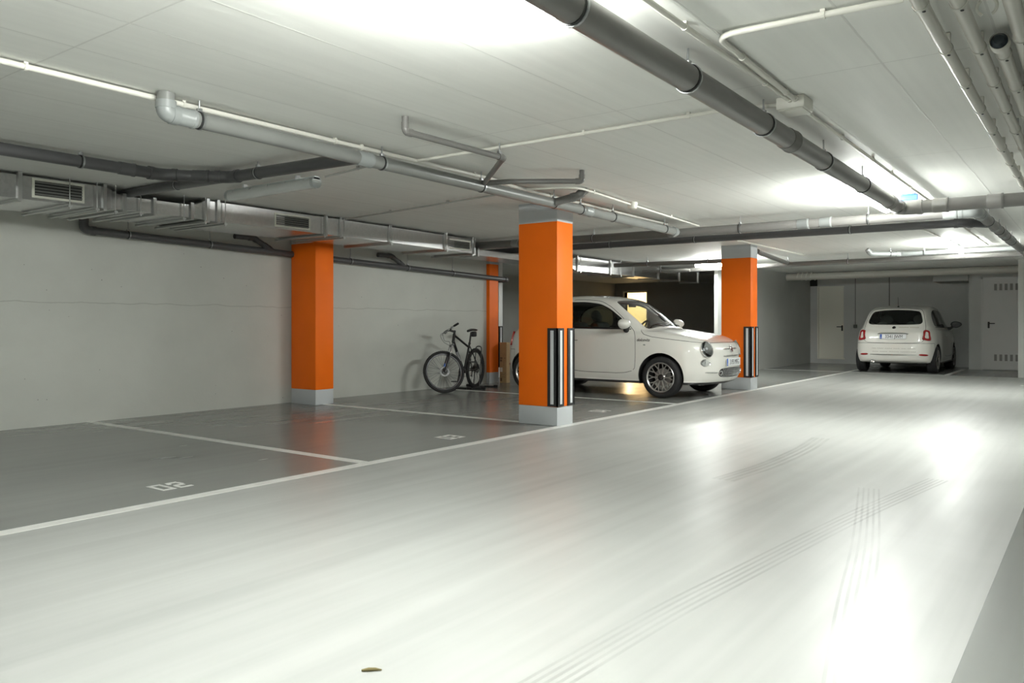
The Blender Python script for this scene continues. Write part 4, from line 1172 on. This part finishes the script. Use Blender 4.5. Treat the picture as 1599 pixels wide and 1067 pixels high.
# cream pipe bundle at the right
M_CAP = mat('dark_blue_cap', (.012, .02, .028), rough=.3)
def cream(y, x0, x1, r, label, clamp0, cap=False):
    root = thing('service_pipe', label, 'pipe')
    MB().tube([(x0, y, 2.31), (x1, y-.02, 2.31)], r, 20).build('pipe_run', M_WHITEPIPE, root, smooth=50)
    d = clamp0; k = 0
    while d < x1 and k < 9:
        if d > x0:
            q = Vector((d, y-.02*(d-x0)/(x1-x0), 2.31))
            g = MB().tube([q-Vector((.012,0,0)), q+Vector((.012,0,0))], r*1.14, 20).rbox((d-.012, q.y-.02, q.z+r), (d+.012, q.y+.02, H-.001), .003, 1).build('pipe_clip', M_WHITEPIPE, root, smooth=40)
            MB().lathe([(0,.004),(.006,.003),(.007,0)], frame_z((d, q.y-.012, q.z-r*1.14), (0,0,-1)), 8).build('screw', M_GASKET, g)
        d += .62; k += 1
    if cap:
        MB().lathe([(r*1.38,.05),(r*1.38,-.005),(r*1.24,-.012),(r*1.14,-.006)], frame_z((x0,y,2.31), (1,0,0)), 28, caps=False).build('cap_ring', M_WHITEPIPE, root)
        MB().lathe([(0,-.032),(r*.7,-.028),(r*1.12,-.010),(r*1.16,.0)], frame_z((x0,y,2.31), (1,0,0)), 28).build('end_cap', M_CAP, root)
    return root
cream(.565, -2, 8.5, .027, 'cream ceiling pipe nearest the junction box, first of the parallel bundle', 3.40)
cream(.445, -2, 8.5, .028, 'cream ceiling pipe between the first pipe and the capped one', 3.47)
cream(.352, 4.05, 8.5, .029, 'cream ceiling pipe closed by a dark cap', 4.25, cap=True)
cream(.280, -2, 8.5, .030, 'cream ceiling pipe just past the capped one', 3.42)
cream(.185, -2, 8.5, .029, 'cream ceiling pipe at the outer edge of the bundle', 3.30)
cl = thing('empty_clip', 'open cream pipe clip on the ceiling holding no pipe', 'clip')
for s, mm in ((1, 'clip_arm'), (-1, 'clip_arm')):
    MB().tube([(3.58, .352+s*(.034*math.sin(a)), 2.31-.034*math.cos(a)) for a in [.5+2.0*k/10 for k in range(11)]], .006, 8).build(mm, M_CONDUIT, cl)
MB().rbox((3.56,.335,2.345),(3.60,.37,H-.001),.003,1).build('clip_base', M_CONDUIT, cl)

# ------------------------------------------------------------------ lamps
M_HOUSING = mat('grey_lamp_housing', (.50, .53, .53), rough=.4)
M_TUBE_ON = emit_mat('lit_diffuser', (.97, 1.0, .95), LAMP_POWER)
M_TUBE_OFF = mat('unlit_diffuser', (.74, .76, .75), rough=.22, coat=.4)
M_CLIPSTEEL = mat('lamp_clip', (.55, .56, .56), rough=.35)
M_TUBE_FAR = emit_mat('lit_diffuser_aged', (.97, 1.0, .95), LAMP_POWER*.75)
def lamp(x, y, along, label, lit=True, length=1.5, z=H, aged=False):
    root = thing('ceiling_lamp', label, 'lamp', (x, y, z), 0 if along == 'x' else PI/2, None)
    hl = length/2
    def prof(pts, m, name, x0, x1, parent=root):
        n = len(pts); vs = [(x0, a, b) for a, b in pts] + [(x1, a, b) for a, b in pts]
        fs = [(i, (i+1) % n, n+(i+1) % n, n+i) for i in range(n)] + [tuple(reversed(range(n))), tuple(range(n, 2*n))]
        return MB().add(vs, fs).build(name, m, parent, smooth=40)
    hs = prof([(-.022,-.030),(.022,-.030),(.034,-.045),(.036,-.058),(-.036,-.058),(-.034,-.045)], M_HOUSING, 'housing', -hl, hl)
    arc = [(.050*math.cos(a), -.084-.050*math.sin(a)) for a in [-.66+(PI+1.32)*k/18 for k in range(19)]]
    prof(arc, (M_TUBE_FAR if aged else M_TUBE_ON) if lit else M_TUBE_OFF, 'diffuser', -hl+(.0 if lit else .03), hl-(.0 if lit else .03))
    for e in (-1, 1):
        if not lit: prof([(.053*math.cos(a), -.084-.053*math.sin(a)) for a in [-.9+(PI+1.8)*k/16 for k in range(17)]], M_HOUSING, 'end_cap', e*hl-(.0 if e < 0 else .035), e*hl+(.035 if e < 0 else 0))
        MB().box((e*hl*.6-.012,-.02,-.031),(e*hl*.6+.012,.02,0)).build('mount', M_CLIPSTEEL, root, smooth=0)
    for k in range(5):
        xx = -hl*.8+hl*.4*k
        for s in (-1, 1):
            MB().box((xx-.012, s*.042-.006, -.066), (xx+.012, s*.042+.006, -.044)).build('clip', M_CLIPSTEEL, root, smooth=0)
    return root
lamp(1.93, 1.82, 'x', 'lit fluorescent ceiling lamp nearest the camera, beside the thick aisle pipe')
lamp(8.32, 1.80, 'x', 'lit fluorescent ceiling lamp where the thick aisle pipe turns')
lamp(14.42, 1.86, 'x', 'lit fluorescent ceiling lamp at the far end of the aisle', aged=True)
lamp(-4.2, 1.82, 'x', 'lit fluorescent ceiling lamp behind the camera')
lamp(4.51, 6.04, 'y', 'unlit fluorescent ceiling lamp over the empty bays beside the metal duct', lit=False, length=1.27)
lamp(15.3, 6.02, 'y', 'lit fluorescent ceiling lamp in the bay behind the far orange column', length=1.2, z=2.36, aged=True)

# ------------------------------------------------------------------ ventilation duct
def galv():
    m = bpy.data.materials.new('galvanised_steel'); MATS[m.name] = m
    n, l = nodes_of(m); p = n['Principled BSDF']; p.inputs['Metallic'].default_value = 1
    g = n.new('ShaderNodeNewGeometry')
    v = n.new('ShaderNodeTexVoronoi'); v.inputs['Scale'].default_value = 45; l.new(g.outputs['Position'], v.inputs['Vector'])
    r = n.new('ShaderNodeMapRange'); r.inputs['To Min'].default_value = .58; r.inputs['To Max'].default_value = .68
    l.new(v.outputs['Color'], r.inputs['Value'])
    cb = n.new('ShaderNodeCombineXYZ')
    for i in range(3): l.new(r.outputs[0], cb.inputs[i])
    l.new(cb.outputs[0], p.inputs['Base Color'])
    t = n.new('ShaderNodeTexNoise'); t.inputs['Scale'].default_value = 2.2; l.new(g.outputs['Position'], t.inputs['Vector'])
    b = n.new('ShaderNodeBump'); b.inputs['Strength'].default_value = .15; b.inputs['Distance'].default_value = .02; l.new(t.outputs['Fac'], b.inputs['Height']); l.new(b.outputs[0], p.inputs['Normal'])
    p.inputs['Roughness'].default_value = .27
    return m
M_GALV = galv()
M_GALVBAR = mat('galvanised_bar', (.50, .51, .50), rough=.38, metal=1)
M_GRILLE = mat('pale_grille_frame', (.78, .78, .70), rough=.45)
M_GRILLEBACK = mat('grille_shade', (.03, .03, .03), rough=.7)
duct = thing('ventilation_duct', 'galvanised metal ventilation duct with slatted grilles running along the grey wall', 'duct')
def section(secs, name='duct_section', parent=duct):
    """secs: (x, y0, y1, z0, z1) rectangles joined in order"""
    vs = []; fs = []
    for (x, a, b, c, d) in secs: vs += [(x,a,c),(x,b,c),(x,b,d),(x,a,d)]
    for k in range(len(secs)-1):
        for i in range(4): fs.append((4*k+i, 4*k+(i+1) % 4, 4*k+4+(i+1) % 4, 4*k+4+i))
    fs += [(3,2,1,0), tuple(4*(len(secs)-1)+i for i in range(4))]
    return MB().add(vs, fs).build(name, M_GALV, parent, smooth=0)
ZB, ZT = 2.15, 2.352
YA, YB = 7.42, 8.28
section([(-6.5,YA,YB,ZB,ZT),(2.98,YA,YB,ZB,ZT)]); section([(2.98,YA,YB,ZB,ZT),(3.72,YA,YB,ZB,ZT),(3.86,YA+.02,YB,ZB+.01,ZT-.055),(3.90,YA+.02,YB,ZB+.01,ZT-.055)])
section([(3.90,YA+.03,YB,ZB+.012,ZT-.06),(4.60,YA+.03,YB,ZB+.012,ZT-.06)]); section([(4.60,YA+.02,YB,ZB+.01,ZT-.055),(4.64,YA+.02,YB,ZB+.01,ZT-.055),(4.74,YA,YB,ZB,ZT),(4.90,YA,YB,ZB,ZT)])
section([(4.90,YA,YB,ZB,ZT),(6.50,YA+.02,YB,ZB,ZT)]); section([(6.50,YA+.02,YB,ZB,ZT),(8.55,YA+.08,YB+.02,ZB-.01,ZT-.01)])
section([(8.55,YA+.08,YB+.02,ZB-.01,ZT-.01),(9.25,YA+.12,YB+.02,ZB-.02,ZT-.02),(9.42,YA+.32,YB+.02,ZB-.005,ZT-.12),(9.5,YA+.32,YB+.02,ZB-.005,ZT-.12)])
section([(9.5,YA+.32,YB+.02,ZB-.005,ZT-.12),(12.4,YA+.42,YB+.1,ZB-.02,ZT-.12)]); section([(12.4,YA+.42,YB+.1,ZB-.02,ZT-.12),(12.7,YA+.45,YB+.1,ZB-.07,ZT-.02),(14.0,YA+.47,YB+.1,ZB-.07,ZT-.02)])
section([(14.0,YA+.47,YB+.1,ZB-.07,ZT-.02),(16.2,YA+.48,YB+.1,ZB-.06,ZT-.02)]); section([(16.2,YA+.48,YB+.1,ZB-.06,ZT-.02),(18.3,YA+.49,YB+.1,ZB-.05,ZT-.02)])
section([(18.3,YA+.49,YB+.1,ZB-.05,ZT-.02),(19.6,YA+.49,YB+.1,ZB-.04,ZT-.03)])
def flange(x, y0, y1, z0, z1, w_=.018):
    o = .022
    return MB().box((x-w_, y0-o, z0-o), (x+w_, y1+o, z0)).box((x-w_, y0-o, z1), (x+w_, y1+o, min(z1+o, H-.001))).box((x-w_, y0-o, z0), (x+w_, y0, z1)).box((x-w_, y1, z0), (x+w_, y1+o, z1)).build('flange', M_GALVBAR, duct, smooth=0)
for (x, dy, z0, z1) in ((2.98,0,ZB,ZT),(3.70,0,ZB,ZT),(3.90,.03,ZB+.012,ZT-.06),(4.20,.03,ZB+.012,ZT-.06),(4.60,.03,ZB+.012,ZT-.06),(4.76,0,ZB,ZT),(4.88,0,ZB,ZT),(6.34,.02,ZB,ZT),(6.56,.02,ZB,ZT),(7.42,.05,ZB-.005,ZT-.005),(8.55,.08,ZB-.01,ZT-.01),(9.26,.12,ZB-.02,ZT-.02),(9.46,.32,ZB-.005,ZT-.12),(9.6,.32,ZB-.005,ZT-.12),(12.72,.45,ZB-.07,ZT-.02),(14.0,.47,ZB-.07,ZT-.02),(15.0,.475,ZB-.065,ZT-.02),(16.2,.48,ZB-.06,ZT-.02),(17.3,.485,ZB-.055,ZT-.02),(18.4,.49,ZB-.05,ZT-.02)):
    flange(x, YA+dy, YB+(.1 if x > 12 else .02 if x > 6.5 else 0), z0, z1, .010 if x in (7.42, 15.0, 17.3) else .016)
for (x, dy, z0) in ((3.38,0,ZB),(3.62,0,ZB),(3.80,.02,ZB),(4.05,.03,ZB+.01),(4.50,.03,ZB+.01),(4.72,.0,ZB),(4.95,0,ZB),(6.30,.02,ZB),(6.60,.02,ZB),(7.44,.05,ZB-.005),(8.57,.08,ZB-.01),(9.2,.12,ZB-.02),(12.8,.45,ZB-.07),(14.4,.47,ZB-.07)):
    b = MB(); b.box((x-.018, YA+dy-.045, z0-.030), (x+.018, YB+.05, z0-.012))
    b.tube([(x, YA+dy-.033, z0-.04), (x, YA+dy-.033, H)], .0045, 6); b.lathe([(0,.008),(.009,.008),(.009,-.008),(0,-.008)], Matrix.Translation((x, YA+dy-.033, z0-.036)), 6)
    b.tube([(x, YB+.04, z0-.04), (x, YB+.04, H)], .0045, 6)
    b.build('hanger_bar', M_GALVBAR, duct, smooth=30)
def duct_grille(x0, x1, y, zc, hgt):
    z0, z1 = zc-hgt/2, zc+hgt/2; t = .020
    fr = MB().box((x0, y-.008, z0), (x1, y+.002, z0+t)).box((x0, y-.008, z1-t), (x1, y+.002, z1)).box((x0, y-.008, z0+t), (x0+t, y+.002, z1-t)).box((x1-t, y-.008, z0+t), (x1, y+.002, z1-t)).build('grille', M_GRILLE, duct, smooth=0)
    MB().box((x0+t, y-.0015, z0+t), (x1-t, y+.001, z1-t)).build('grille_backing', M_GRILLEBACK, fr, smooth=0)
    n = 5; s = MB()
    for k in range(n):
        z = z0+t+(z1-z0-2*t)*(k+.5)/n
        s.add([(x0+t, y-.006, z-.011), (x1-t, y-.006, z-.011), (x1-t, y-.002, z+.007), (x0+t, y-.002, z+.007)], [(0,1,2,3)])
    s2 = MB()
    for k in range(n):
        z = z0+t+(z1-z0-2*t)*(k+.5)/n
        M = Matrix.Translation((0, y-.006, z)) @ Matrix.Rotation(math.radians(-40), 4, 'X')
        s2.box((x0+t, -.009, -.0015), (x1-t, .009, .0015), M)
    s2.build('grille_slats', mat('grille_slat_grey', (.22, .225, .21), rough=.5), fr, smooth=0)
duct_grille(3.08, 3.52, YA, 2.258, .17)
duct_grille(5.60, 6.10, YA+.012, 2.25, .155)
duct_grille(8.60, 9.15, YA+.095, 2.235, .145)

# ------------------------------------------------------------------ bicycle
M_BIKE = mat('black_bicycle_paint', (.014, .014, .016), rough=.28, coat=.6)
M_BIKERIM = mat('bicycle_rim_black', (.03, .03, .032), rough=.35, metal=.5)
M_SPOKE = mat('spoke_steel', (.10, .10, .10), rough=.4, metal=.8)
M_FORK = mat('fork_silver', (.42, .42, .42), rough=.3, metal=.9)
M_STICK = mat('blue_fork_sticker', (.03, .12, .5), rough=.4)
M_REDSTICK = mat('frame_decal_grey', (.35, .35, .36), rough=.4)

def bike():
    # local: heading +x, left +y, ground z=0, rear hub at x=0
    rear = Vector((10.42, 8.45, 0)); front = Vector((9.44, 8.215, 0))
    hd = (front-rear).normalized(); rz = math.atan2(hd.y, hd.x)
    root = thing('bicycle', 'black mountain bicycle with its front wheel turned, leaning by the grey wall', 'bicycle', rear, rz)
    R = .335; WB = 1.06
    rh = Vector((0, 0, R)); bb = Vector((.43, 0, .30))
    # steering axis
    head_b = Vector((.815, 0, .785)); head_t = Vector((.770, 0, .92))
    ax = (head_t-head_b).normalized()
    fh = Vector((1.045, 0, R))       # front hub before steering
    st = math.radians(-46)
    S = Matrix.Translation(head_b) @ Matrix.Rotation(st, 4, ax) @ Matrix.Translation(-head_b)
    # drop correction so the steered wheel touches the floor
    fhs = S @ fh
    low = R  # checked below
    dirw = (S.to_3x3() @ Vector((0,1,0))).normalized()
    low = R*math.sqrt(max(0, 1-dirw.z**2)) + .0
    dz = low - fhs.z
    seat_t = Vector((.22, 0, .755)); saddle = Vector((.15, 0, .97))
    f = MB()
    f.tube([head_b, head_t], .024, 14)
    f.tube([head_t-ax*.02, seat_t+Vector((.03,0,-.06))], .018, 14)
    f.tube([head_b+ax*.02, bb], [.024,.021], 14)
    f.tube([bb, seat_t], .0175, 14)
    f.tube([bb+Vector((0,-.035,0)), bb+Vector((0,.035,0))], .024, 14)
    for s in (1, -1):
        f.tube([bb+Vector((-.02,s*.03,.01)), Vector((.20,s*.055,.32)), rh+Vector((0,s*.066,0))], .011, 10)
        f.tube([seat_t+Vector((.01,s*.015,-.05)), rh+Vector((0,s*.066,0))], .009, 10)
        f.tube([rh+Vector((.0,s*.062,0)), rh+Vector((0,s*.072,0))], .02, 10)
    fr = f.build('frame', M_BIKE, root, smooth=50)
    dcl = MB(); p0 = head_b+(bb-head_b)*.30; p1 = head_b+(bb-head_b)*.62; dcl.tube([p0, p1], [.0236,.0226], 14, cap=False); dcl.build('frame_decal', M_REDSTICK, fr, smooth=50)
    def bwheel(c, axis, name):
        M = frame_z(c, axis)
        t = MB(); rt = .024; n = 40
        t.lathe([(R-rt+rt*math.cos(a), rt*1.05*math.sin(a)) for a in [2*PI*k/14 for k in range(14)]], M, 64, closed=True)
        for k in range(64):
            a = 2*PI*k/64
            for s in (-1, 1):
                q = M @ Vector(((R-.003)*math.cos(a+s*.02), (R-.003)*math.sin(a+s*.02), s*.012))
                ex = (M.to_3x3() @ Vector((math.cos(a), math.sin(a), 0)))
                t.box((-.006,-.004,-.003), (.006,.004,.004), frame_z(q, ex, axis))
        w_ = t.build(name, M_RUBBER, root, smooth=40)
        r = MB(); r.lathe([(.270,-.011),(.290,-.013),(.292,0),(.290,.013),(.270,.011),(.266,0)], M, 56, closed=True); r.build('rim', M_BIKERIM, w_)
        h = MB(); h.lathe([(0,-.055),(.009,-.055),(.012,-.04),(.028,-.034),(.028,-.028),(.014,-.02),(.014,.02),(.028,.028),(.028,.034),(.012,.04),(.009,.055),(0,.055)], M, 18); h.build('hub', M_BIKE, w_)
        s = MB()
        for k in range(32):
            a = 2*PI*k/32; sd = 1 if k % 2 else -1; tw = .55*(1 if (k//2) % 2 else -1)
            s.tube([M @ Vector((.026*math.cos(a+tw*2), .026*math.sin(a+tw*2), sd*.030)), M @ Vector((.268*math.cos(a), .268*math.sin(a), 0))], .0018, 5)
        s.build('spokes', M_SPOKE, w_)
        d = MB(); d.lathe([(.052,-.042),(.080,-.042),(.080,-.040),(.052,-.040)], M, 32, closed=True)
        for k in range(6):
            a = 2*PI*k/6; d.tube([M @ Vector((.02*math.cos(a), .02*math.sin(a), -.041)), M @ Vector((.06*math.cos(a+.4), .06*math.sin(a+.4), -.041))], .004, 6)
        d.build('brake_disc', M_SPOKE, w_)
        return w_
    bwheel(rh, (0, -1, 0), 'rear_wheel')
    fw = bwheel(fh, (0, -1, 0), 'front_wheel')
    steer = []
    fk = MB()
    crown = head_b - ax*.035
    for s in (1, -1):
        lo_ = fh + Vector((0, s*.062, 0)); up = crown + Vector((.02, s*.062, -.02))
        md = up + (lo_-up)*.40
        fk.tube([md+(up-md)*.2, lo_+Vector((0,0,-.01))], [.021,.019], 12)
    fk.tube([crown+Vector((.018,-.08,-.012)), crown+Vector((.018,.08,-.012))], .02, 12)
    fko = fk.build('fork', M_BIKE, root, smooth=50)
    sn = MB()
    for s in (1, -1):
        lo_ = fh + Vector((0, s*.062, 0)); up = crown + Vector((.02, s*.062, -.02)); md = up+(lo_-up)*.45
        sn.tube([up+Vector((0,0,.02)), md], .0155, 12)
    a = sn.build('fork_stanchions', M_FORK, fko)
    sk = MB(); lo_ = fh + Vector((0, -.062, 0)); up = crown + Vector((.02, -.062, -.02)); sk.tube([up+(lo_-up)*.66, up+(lo_-up)*.78], .0205, 12, cap=False); b_ = sk.build('fork_sticker', M_STICK, fko)
    sm = MB(); q0 = head_t+ax*.035; q1 = q0+Vector((.075, 0, .03))
    sm.tube([head_t, q0+ax*.02], .019, 12); sm.tube([q0, q1], [.019,.017], 12); st_o = sm.build('stem', M_BIKE, root)
    hb = MB(); hb.tube(fillet([q1+Vector((-.03,-.33,.03)), q1+Vector((0,-.12,.025)), q1+Vector((.005,-.03,0)), q1+Vector((.005,.03,0)), q1+Vector((0,.12,.025)), q1+Vector((-.03,.33,.03))], .05), .0125, 10); hbo = hb.build('handlebar', M_BIKE, root, smooth=60)
    gr = []
    for s in (1, -1):
        g = MB(); g.tube([q1+Vector((-.012,s*.21,.027)), q1+Vector((-.03,s*.335,.031))], .0175, 12); gr.append(g.build('grip', M_RUBBER, hbo))
        l_ = MB(); l_.rbox((-.02,-.02,-.015),(.03,.02,.015),.006,2, Matrix.Translation(q1+Vector((.01,s*.17,.012)))); l_.tube([q1+Vector((.03,s*.175,.01)), q1+Vector((.055,s*.23,.0)), q1+Vector((.045,s*.30,-.012))], .006, 8); gr.append(l_.build('brake_lever', M_FORK, hbo))
    cb = MB()
    for (s, e) in ((1, fh+Vector((-.02,.06,.10))), (-1, head_b+Vector((.0,-.02,-.08)))):
        p = [q1+Vector((.03,s*.15,.01)), q1+Vector((.14,s*.08,-.04)), q1+Vector((.13,s*.03,-.16)), head_b+Vector((.07,s*.05,-.02)), e]
        P = np.array([list(v) for v in p]); cb.tube([Vector(v) for v in crom(P, 0, 6)], .003, 6)
    cbo = cb.build('brake_cables', M_BIKE, root)
    for o in (fw, fko, st_o, hbo, cbo):
        o.matrix_basis = S @ o.matrix_basis
    root.location.z += 0
    sp = MB(); sp.tube([seat_t+Vector((.008,0,-.03)), saddle+Vector((.01,0,-.03))], .0145, 12); sp.lathe([(0,-.01),(.022,-.01),(.022,.012),(0,.012)], frame_z(seat_t, (saddle-seat_t)), 14); sp.build('seatpost', M_BIKE, root)
    sd = MB(); K = 14; vs = []
    for k in range(K):
        t = k/(K-1); x = saddle.x-.13+.27*t; wd = .072*(1-t)**.8+.016 if t > .12 else .05+.3*t*.3
        zz = saddle.z+.012*math.sin(t*PI*1.2+.3)
        for j in range(10):
            a = 2*PI*j/10; vs.append((x, wd*math.cos(a), zz+.022*math.sin(a)*(1 if math.sin(a) > 0 else .8)-.25*(wd*math.cos(a))**2*8*.3))
    fs = [(k*10+j, k*10+(j+1) % 10, (k+1)*10+(j+1) % 10, (k+1)*10+j) for k in range(K-1) for j in range(10)] + [tuple(range(10)), tuple(reversed([(K-1)*10+j for j in range(10)]))]
    sd.add(vs, fs); sdo = sd.build('saddle', M_BIKE, root, smooth=70)
    bg = MB(); bg.rbox((saddle.x-.15, -.035, saddle.z-.105), (saddle.x-.035, .035, saddle.z-.018), .02, 3); bg.build('saddle_bag', M_RUBBER, root)
    ck = MB(); ck.lathe([(.060,-.055),(.085,-.055),(.088,-.052),(.085,-.049),(.060,-.049)], frame_z(bb, (0,1,0)), 36, closed=True)
    for k in range(4): ck.tube([bb+Vector((0,-.052,0)), bb+Vector((.065*math.cos(k*PI/2+.3),-.052,.065*math.sin(k*PI/2+.3)))], .007, 6)
    ca = math.radians(-70)
    for s, aa in ((-1, ca), (1, ca+PI)):
        e = bb+Vector((.17*math.cos(aa), s*.085, .17*math.sin(aa))); ck.tube([bb+Vector((0,s*.05,0)), bb+Vector((0,s*.075,0)), e], [.014,.013,.010], 10)
    cko = ck.build('crankset', M_BIKE, root)
    for s, aa in ((-1, ca), (1, ca+PI)):
        e = bb+Vector((.17*math.cos(aa), s*.085, .17*math.sin(aa)))
        pm = MB(); pm.rbox((-.045,-.0,-.008),(.045,.01,.008),.003,1, Matrix.Translation(e+Vector((0,s*.02,0)))); pm.rbox((-.045,.0,-.008),(.045,.01,.008),.003,1, Matrix.Translation(e+Vector((0,s*.095,0)))); pm.tube([e, e+Vector((0,s*.10,0))], .010, 8)
        for xx in (-.04, .04): pm.tube([e+Vector((xx,s*.02,0)), e+Vector((xx,s*.10,0))], .006, 6)
        pm.build('pedal', M_BIKE, cko)
    cs = MB()
    for k, rr in enumerate((.048,.043,.038,.033,.028,.023)): cs.lathe([(.012,-.030-.004*k),(rr,-.030-.004*k),(rr,-.032-.004*k),(.012,-.032-.004*k)], frame_z(rh, (0,1,0)), 24, closed=True)
    cs.build('cassette', M_SPOKE, root)
    ch = MB(); P = []
    for a in [PI/2*1.0-.0, ]: pass
    ch.tube([rh+Vector((0,-.046,.045)), bb+Vector((0,-.052,.086))], .0035, 6); ch.tube([rh+Vector((.03,-.05,-.12)), bb+Vector((0,-.052,-.086))], .0035, 6); ch.build('chain', M_BIKERIM, root)
    dr = MB(); dr.rbox((-.02,-.075,-.05),(.03,-.05,.0),.008,2, Matrix.Translation(rh)); dr.tube([rh+Vector((.01,-.055,-.04)), rh+Vector((.03,-.052,-.13))], .008, 8); dr.lathe([(.005,-.004),(.02,-.004),(.02,.004),(.005,.004)], frame_z(rh+Vector((.03,-.052,-.125)), (0,1,0)), 14, closed=True); dr.build('rear_derailleur', M_BIKE, root)
    return root, rear, hd, rz
bk, brear, bhd, brz = bike()
stnd = thing('bicycle_stand', 'black floor stand with an upright hoop holding the rear bicycle wheel', 'stand', brear, brz)
m = MB()
for s in (1, -1): m.tube([(-.26, s*.05, .014), (.26, s*.05, .014)], .012, 10)
for x in (-.26, .22): m.tube([(x, -.26, .014), (x, .26, .014)], .014, 10)
m.build('base_frame', M_BLACKPLASTIC, stnd)
m = MB(); m.tube(fillet([(-.05,-.052,.02),(-.14,-.052,.70),(-.14,.052,.70),(-.05,.052,.02)], .05, 8), .010, 10); m.build('hoop', mat('grey_rubber_tube', (.05,.05,.05), rough=.5), stnd)
for (x, y) in ((-.26,-.26),(-.26,.26),(.22,-.26),(.22,.26)):
    MB().lathe([(0,-.03),(.021,-.03),(.023,0),(.021,.03),(0,.03)], frame_z((x, y, .023), (0,1,0)), 12).build('rubber_foot', M_RUBBER, stnd)

# ------------------------------------------------------------------ cardboard box
M_CARD = mat('cardboard', (.46, .31, .155), rough=.8, noise=.06, nscale=10)
M_CARDINK = mat('cardboard_print', (.17, .11, .06), rough=.8)
M_TAPE = mat('packing_tape', (.42, .30, .15), rough=.3)
bx = thing('cardboard_box', 'tall brown cardboard box standing at the end of the wall by the orange pilaster', 'box', (11.655, 8.72, 0))
MB().rbox((0,0,0),(.11,.155,.74),.003,1).build('carton', M_CARD, bx)
MB().box((-.001,.065,.62),(.0,.095,.7405)).box((-.001,.065,.7395),(.111,.095,.741)).build('tape', M_TAPE, bx, smooth=0)
MB().box((-.0012,.09,.20),(0,.14,.28)).build('shipping_label', mat('paper_label', (.75,.72,.62), rough=.7), bx, smooth=0)
for (y0, y1, z0, z1) in ((.09,.145,.44,.465),(.10,.145,.39,.425),(.02,.05,.45,.46),(.055,.06,.30,.42),(.02,.14,.105,.11),(.10,.14,.03,.09)): MB().box((-.0009,y0,z0),(.0,y1,z1)).build('printed_mark', M_CARDINK, bx, smooth=0)
MB().tube([(-.001,.145,.12),(-.001,.10,.16),(-.001,.06,.15),(-.001,.015,.185)], .0025, 5).build('printed_mark', M_CARDINK, bx, smooth=0)

# ------------------------------------------------------------------ cars in place
def script_badge(root):
    """thin chrome script on the front wing"""
    for s in (-1,):
        p, n = car_hit_side(1.02, .815)
        M = frame_z(C(p.x, s*p.y, p.z)+Cn(n, s)*.002, Cn(n, s), (1, 0, 0))
        text_mesh('script_badge', 'dolcevita', .062, M_BADGE, root, M, .0012, shear=.35, xscale=.9)
front_car = make_car('car', 'white small hatchback parked nose out between two orange columns', (11.40, 4.35+CAR_L*CAR_SCALE/2, 0), -PI/2, '3193 MFG')
script_badge(front_car)
rear_car = make_car('car', 'white small hatchback seen from behind in the far bay near the cream door', (18.98+CAR_L*1.02/2, 3.65, 0), 0, '3341 JWM', dark_mirrors=True)
rear_car.scale = (1.02, 1.02, 1.02)
# worn lettering on the tail and side of the far car
def faint_words(root, hit, y0, z, widths, h, m, name='faint_lettering', side=None):
    y = y0
    for wd in widths:
        mb = MB()
        k = max(2, int(wd/.012))
        for i in range(k):
            yy = y + wd*i/k; hh = h*(.55+.45*((i*7+int(wd*1000)) % 3 == 0))
            p, n = hit(abs(yy), z); s = -1 if yy < 0 else 1
            q = C(p.x, s*p.y, z)
            mb.box((-.0045,-.0005,0), (.0025,.0008,hh), frame_z(q+Cn(n, s)*.0012, (0,0,1), Vector((0,-1,0))))
        y += wd+.022
        mb.build(name, m, root, smooth=0)
faint_words(rear_car, car_hit_rear, -.44, .525, [.16, .10, .13, .15, .12, .10], .016, M_GREYINK)
faint_words(rear_car, car_hit_rear, -.44, .455, [.30, .20, .16, .13], .018, M_GREYINK)
faint_words(rear_car, car_hit_rear, -.48, .975, [.17, .20], .018, M_GOLDINK)
# ------------------------------------------------------------------ small bits
sc_ = MB(); sc_.tube([(0,0,.004),(.015,-.016,.006),(.03,-.030,.005),(.04,-.048,.004)], [.003,.006,.005,.002], 8)
tag(sc_.build('dry_leaf', mat('dry_leaf_brown', (.16,.13,.05), rough=.8), loc=(1.715, 1.845, 0)), 'small dry curled leaf lying on the bare floor near the camera', 'leaf')
bl = MB(); bl.rbox((0,0,0),(.02,.16,.06),.004,1); bl.box((-.03,.02,.05),(.05,.14,.06))
tag(bl.build('plastic_scrap', mat('blue_plastic', (.003,.055,.30), rough=.5), loc=(8.78,1.46,2.319)), 'bright blue plastic scrap stuck to the ceiling above the pipe bend', 'plastic')
o = MB().rbox((17.55,6.41,1.93),(17.72,6.46,2.10),.008,2).build('control_box', mat('pale_control_box', (.52,.53,.50), rough=.5)); tag(o, 'pale control box high on the partition wall beside the far column', 'box')
o = MB().box((X1-.06,6.27,2.12),(X1,6.45,2.31)).build('air_vent', M_GRILLEBACK, smooth=0); tag(o, 'small dark air vent above the corner of the cream door', 'vent')
